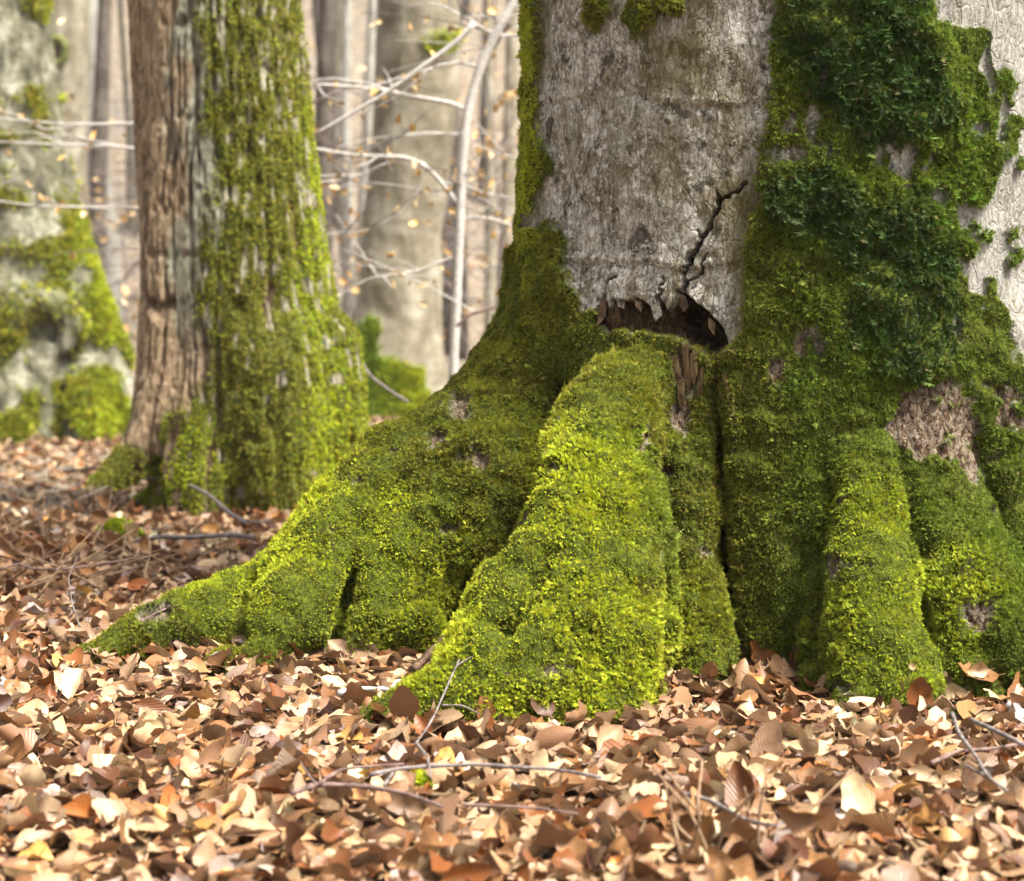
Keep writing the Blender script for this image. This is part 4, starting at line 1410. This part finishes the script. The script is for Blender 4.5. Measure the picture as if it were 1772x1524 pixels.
for i in order:
    how = 'standing on edge' if abs(upv[i, 2]) < .62 else ('lying underside up' if flip[i] else 'lying face up')
    lab = '%s %s beech leaf %s on the litter carpet' % (TN[cls[i]], SHAPES[pick[i]], how)
    leaf_object('fallen_leaf', pos[i], eul[i], float(size[i]), tint[i], None, int(pick[i]), label=lab, cat='leaf', group='fallen beech leaves on the litter carpet')

# leaves that stand out in the photograph
special = [
    (287, 1150, 3.37, .075, (0.25, -.95, .1), .2, 'pale tan', 'pointed tan leaf standing upright against the left root tip'),
    (74, 1125, 3.5, .06, (.2, -.9, .3), .2, 'rust brown', 'upright rust red oval leaf beside the left root tip'),
    (1140, 1160, 3.22, .085, (.1, -.8, .5), .2, 'mid brown', 'big brown leaf propped between the bright root and the small root'),
    (1310, 1150, 3.34, .085, (.35, -.75, .45), .3, 'rust brown', 'brown ragged leaf leaning in the dark cleft foot'),
    (1285, 1125, 3.35, .075, (-.5, -.8, .1), 2.4, 'mid brown', 'slim upright leaf edge stuck in the dark cleft'),
    (1380, 1170, 3.3, .08, (.1, -.7, .6), .8, 'mid brown', 'curled brown leaf resting against the broad buttress foot'),
    (1590, 1210, 3.03, .075, (.2, -.95, .1), .2, 'rust brown', 'rust leaf standing against the knuckled root foot'),
    (785, 1018, 3.5, .05, (0, -.4, .9), .2, 'rust brown', 'dark red leaf caught on moss between left root and bright root'),
    (840, 1235, 2.93, .05, (.3, -.9, .1), .2, 'rust brown', 'small upright brown leaf tip before the bright root'),
    (1700, 1172, 3.16, .085, (.1, -.3, .9), 1.3, 'mid brown', 'long brown leaf lying on the moss of the knobbly root'),
    (180, 1085, 3.5, .075, (-.2, -.9, .4), .3, 'pale tan', 'cream veined leaf propped on the mossy tip of the left root'),
    (600, 1135, 3.42, .08, (.1, -.5, .8), .9, 'pinkish buff', 'broad cupped buff leaf in the hollow before the left root'),
    (940, 1222, 2.95, .06, (.2, -.8, .5), .4, 'dark brown', 'dark brown leaf tucked at the bright root front edge'),
]
for a, b, d, s_, upd, spin, tn, lab in special:
    d = min(big.surf(a, b, 2.6, 4.2) - .022, F * (H + .01) / (b - HY))
    e = eulers(np.array([upd], float), np.array([spin]))[0]
    leaf_object('fallen_leaf', P(a, b, d), e, s_, np.array(LEAF_TINTS[tn]), None, None, label=lab, cat='leaf', group='fallen beech leaves on the litter carpet')

# ---------------------------------------------------------------- sticks and twigs
def stick(name, label, pts, r0, r1, mat, shoots=(), seed=0, cat='twig'):
    """pts: (photo x, photo y, distance)"""
    me, q = twig_mesh('stem', [P(*p) for p in pts], r0 * .8, r1 * .7, 30, 8, seed, .2)
    if not shoots:
        o = link(name, me, mat, label=label, cat=cat)
        return o
    t = empty(name, None, label, cat)
    link('stem', me, mat, t)
    for k, (sp, a, b) in enumerate(shoots):
        me, _ = twig_mesh('side_shoot', [P(*p) for p in sp], a, b, 14, 6, seed + k + 1)
        link('side_shoot', me, mat, t)
    return t

def gd(py, lift=0.0):          # distance of a thing lying 'lift' above the floor seen at this photo row
    return F * (H - lift) / (py - HY) * 1.0

def lying(*pts, lift=.045):
    return [(a, b, gd(b, lift)) for a, b in pts]

stick('arched_twig', 'dark brown twig arching over the moss of the left root', [(a, b, big.surf(a, b, 2.6, 3.62) - .02) for a, b in ((290, 1052), (310, 1040), (338, 1018), (368, 1022), (390, 1050), (405, 1085), (422, 1115))], .006, .0025, M_TWIG_BROWN,
      [*[([(a, b, big.surf(a, b, 2.6, 3.6) - .016) for a, b in q], w, w * .5) for q, w in ((((312, 1042), (295, 1050), (250, 1070), (236, 1090)), .003), (((335, 1020), (318, 1022), (308, 1045)), .002), (((320, 1038), (330, 1044), (342, 1042)), .002), (((388, 1048), (392, 1075), (393, 1105)), .0016))]], 1)
stick('curved_stick', 'grey curved stick lying at the foot of the ridged tree', lying((110, 815), (185, 808), (250, 825), (320, 835), (360, 855), (400, 890), (425, 905), lift=.10), .007, .009, M_TWIG_GREY,
      [(lying((230, 822), (180, 845), (120, 870), (60, 900), lift=.09), .004, .002), (lying((415, 898), (440, 905), (470, 900), lift=.09), .006, .003)], 2)
stick('slanting_twig', 'thin grey-brown twig slanting from the litter up across the bright root', [(665, 1358, gd(1358, .05)), (700, 1310, 2.72), (745, 1255, 2.78), (770, 1195, 2.86), (800, 1130, 2.95), (818, 1085, 3.02), (835, 1065, 3.06)], .0035, .0018, M_TWIG_GREY,
      [([(772, 1190, 2.87), (790, 1150, 2.92), (845, 1122, 2.94)], .0015, .001), ([(765, 1220, 2.84), (800, 1220, 2.83), (830, 1235, 2.83)], .0018, .0012)], 3)
stick('bark_sliver', 'dark splintered sliver of bark wedged beside the bright root', [(715, 1160, 3.03), (745, 1130, 3.06), (775, 1100, 3.09), (805, 1080, 3.12), (825, 1068, 3.14)], .011, .007, M_WOOD, (), 4, 'bark')
stick('whitish_twig', 'whitish forked twig lying on leaves at the bright root tip', [(585, 1200, 3.05), (620, 1192, 3.05), (670, 1192, 3.03), (690, 1212, 2.98), (720, 1235, 2.93), (755, 1255, 2.88)], .0075, .003, M_TWIG_PALE,
      [([(675, 1193, 3.03), (690, 1175, 3.05), (712, 1186, 3.04)], .004, .002)], 5)
stick('purple_twig', 'smooth purplish twig lying across the open leaf litter', lying((505, 1372), (545, 1358), (600, 1358), (650, 1363), (700, 1372), (765, 1395), lift=.055), .0052, .0036, M_TWIG_BROWN,
      [(lying((548, 1358), (530, 1335), (520, 1318), lift=.07), .0022, .001), (lying((552, 1356), (590, 1330), (650, 1325), (700, 1322), lift=.06), .0026, .002)], 6)
stick('long_grey_twig', 'long grey twig lying level in front of the bright root', lying((640, 1340), (700, 1328), (760, 1325), (830, 1322), (900, 1328), (960, 1330), (1040, 1345), lift=.055), .0038, .0036, M_TWIG_GREY, (), 7)
stick('level_twig', 'thin brown twig beyond the purplish twig end', lying((800, 1392), (860, 1394), (930, 1398), (1000, 1408), lift=.05), .003, .002, M_TWIG_BROWN, (), 8)
stick('crossing_twig', 'brown twig lying level across leaves below the knobbly root', lying((1612, 1320), (1655, 1300), (1700, 1297), (1750, 1290), (1800, 1280), lift=.06), .0042, .003, M_TWIG_BROWN, (), 9)
stick('forked_twig', 'grey forked twig slanting across the level brown twig', lying((1648, 1235), (1660, 1270), (1690, 1310), (1710, 1345), (1742, 1368), lift=.07), .0042, .003, M_TWIG_GREY,
      [(lying((1712, 1345), (1690, 1335), (1668, 1322), lift=.06), .003, .0015), (lying((1680, 1245), (1740, 1272), (1790, 1300), lift=.075), .004, .003)], 10)
stick('white_stub', 'whitish broken branch stub lying by the knobbly root', [(1752, 1220, 2.99), (1760, 1245, 2.95), (1770, 1285, 2.88), (1780, 1320, 2.84)], .018, .022, M_TWIG_PALE, (), 11, 'branch')
stick('low_twig', 'bent dark twig on the pale leaves far from the roots', lying((0, 985), (30, 975), (60, 985), (110, 985), (180, 975), (260, 962), lift=.06), .005, .003, M_TWIG_BROWN, (), 12)
stick('rotten_branch', 'short rotten grey branch lying beyond the left root', lying((235, 935), (280, 928), (320, 930), (400, 925), (440, 930), lift=.05), .008, .010, M_TWIG_GREY, (), 13, 'branch')
stick('pale_shoot', 'thin upright pale shoot with a curled leaf beside the left root tip', [(138, 1085, 3.6), (125, 1045, 3.62), (118, 1000, 3.64), (135, 960, 3.66)], .0022, .001, M_TWIG_GREY, (), 14, 'shoot')
stick('bowed_twig', 'bowed grey twig leaning behind the left root near the beech foot', [(600, 585, 7.0), (615, 610, 6.95), (640, 650, 6.9), (680, 680, 6.85), (705, 695, 6.8)], .006, .009, M_TWIG_GREY, (), 15)
stick('short_twig', 'short pale twig stub sunk in litter near the purplish twig', lying((720, 1285), (740, 1310), (745, 1345), lift=.06), .003, .002, M_TWIG_GREY, (), 16)
stick('front_twig', 'dark crooked twig deep in the open litter before the roots', lying((1180, 1372), (1230, 1385), (1290, 1418), (1340, 1428), lift=.06), .004, .003, M_TWIG_GREY, (), 17)

# tufts of dead stems
def tuft(label, px_, py_, n_, hgt, spread, seed):
    r = np.random.default_rng(seed)
    g = G(px_, py_)
    t = empty('dead_stem_tuft', None, label, 'plant', 'tufts of dead stems in the litter')
    for k in range(n_):
        b = g + np.array([r.normal(0, spread), r.normal(0, spread), .0])
        e = b + np.array([r.normal(0, spread * 1.2), r.normal(0, spread), hgt * r.uniform(.5, 1.1)])
        me, _ = twig_mesh('stem', [b, (b + e) / 2 + r.normal(0, .012, 3), e], .0032, .0015, 8, 5, k)
        link('stem', me, M_TWIG_DRY, t)
    for k in range(n_ // 2):
        p = g + np.array([r.normal(0, spread * 1.2), r.normal(0, spread), hgt * r.uniform(.1, .8)])
        e = eulers(np.array([[r.normal(0, 1), -1, r.normal(0, .4)]]), np.array([r.uniform(0, 6.3)]))[0]
        leaf_object('leaf', p, e, r.uniform(.05, .07), np.array(LEAF_TINTS['mid brown']) * r.uniform(.8, 1.4), t)

M_TWIG_DRY = mat_twig('dry_stem', (.16, .09, .05), (.34, .23, .14))
tuft('tuft of dead brown stems in the litter before the ridged tree', 105, 1000, 26, .16, .14, 3)
tuft('tuft of dead stems leaning in the litter beside the curved stick', 30, 940, 18, .16, .14, 4)
tuft('tuft of broken dry stalks poking from the open litter near the crooked twig', 1225, 1470, 12, .10, .045, 5)

# moss cushion in the litter
def cushion(label, px_, py_, rx, ry, hz, seed):
    g = G(px_, py_)
    a = np.linspace(0, 2 * math.pi, 28, endpoint=False)
    V, Q = [], []
    for j in range(7):
        f = j / 6
        for t in a:
            w = 1 + .18 * math.sin(3 * t + seed) + .1 * math.sin(7 * t)
            V.append((g[0] + rx * w * f * math.cos(t), g[1] + ry * w * f * math.sin(t), hz * (1 - f * f) + gz(g[0], g[1])))
    for j in range(6):
        for i in range(28):
            Q.append((j * 28 + i, j * 28 + (i + 1) % 28, (j + 1) * 28 + (i + 1) % 28, (j + 1) * 28 + i))
    me = mesh_np('cushion', V, quads=[q[::-1] for q in Q])
    for a_ in ('wood', 'pale', 'brown'):
        attr(me, a_, np.zeros(len(V)))
    attr(me, 'moss', np.ones(len(V)))
    t = empty('moss_cushion', None, label, 'moss')
    link('cushion', me, M_OLD, t)
    moss_coat(me, np.ones(len(V)), int(1500 if rx > .05 else 160), t, 0, 0, lambda p, n_, x_, y_: np.repeat(YEL[None], len(p), 0), (.012, .022), -2)
cushion('low yellow-green moss cushion in litter before the ridged tree', 200, 925, .085, .07, .085, 1)
cushion('small moss tuft on the litter at the ridged tree foot', 265, 868, .10, .08, .07, 2)
cushion('tiny moss tuft under the long grey twig', 722, 1352, .016, .014, .045, 3)

# ---------------------------------------------------------------- the air between the trunks
def haze_box(lo, hi):
    V = [(x_, y_, z_) for x_ in (lo[0], hi[0]) for y_ in (lo[1], hi[1]) for z_ in (lo[2], hi[2])]
    Q = [(0, 1, 3, 2), (4, 6, 7, 5), (0, 4, 5, 1), (2, 3, 7, 6), (0, 2, 6, 4), (1, 5, 7, 3)]
    s_ = NT('woodland_haze')
    vol = s_.n('ShaderNodeVolumePrincipled')
    vol.inputs['Color'].default_value = (.95, .95, .97, 1)
    vol.inputs['Density'].default_value = HAZE
    vol.inputs['Anisotropy'].default_value = 0.2
    s_.link(vol.outputs[0], s_.out.inputs['Volume'])
    link('haze', mesh_np('haze', V, quads=Q, smooth_sh=False), s_.mat, kind='stuff', label='pale thin haze hanging between the far trunks', cat='haze')
HAZE = 0.001
haze_box((-78, -14, -1.6), (78, 114, 62))
sc.cycles.volume_bounces = 1
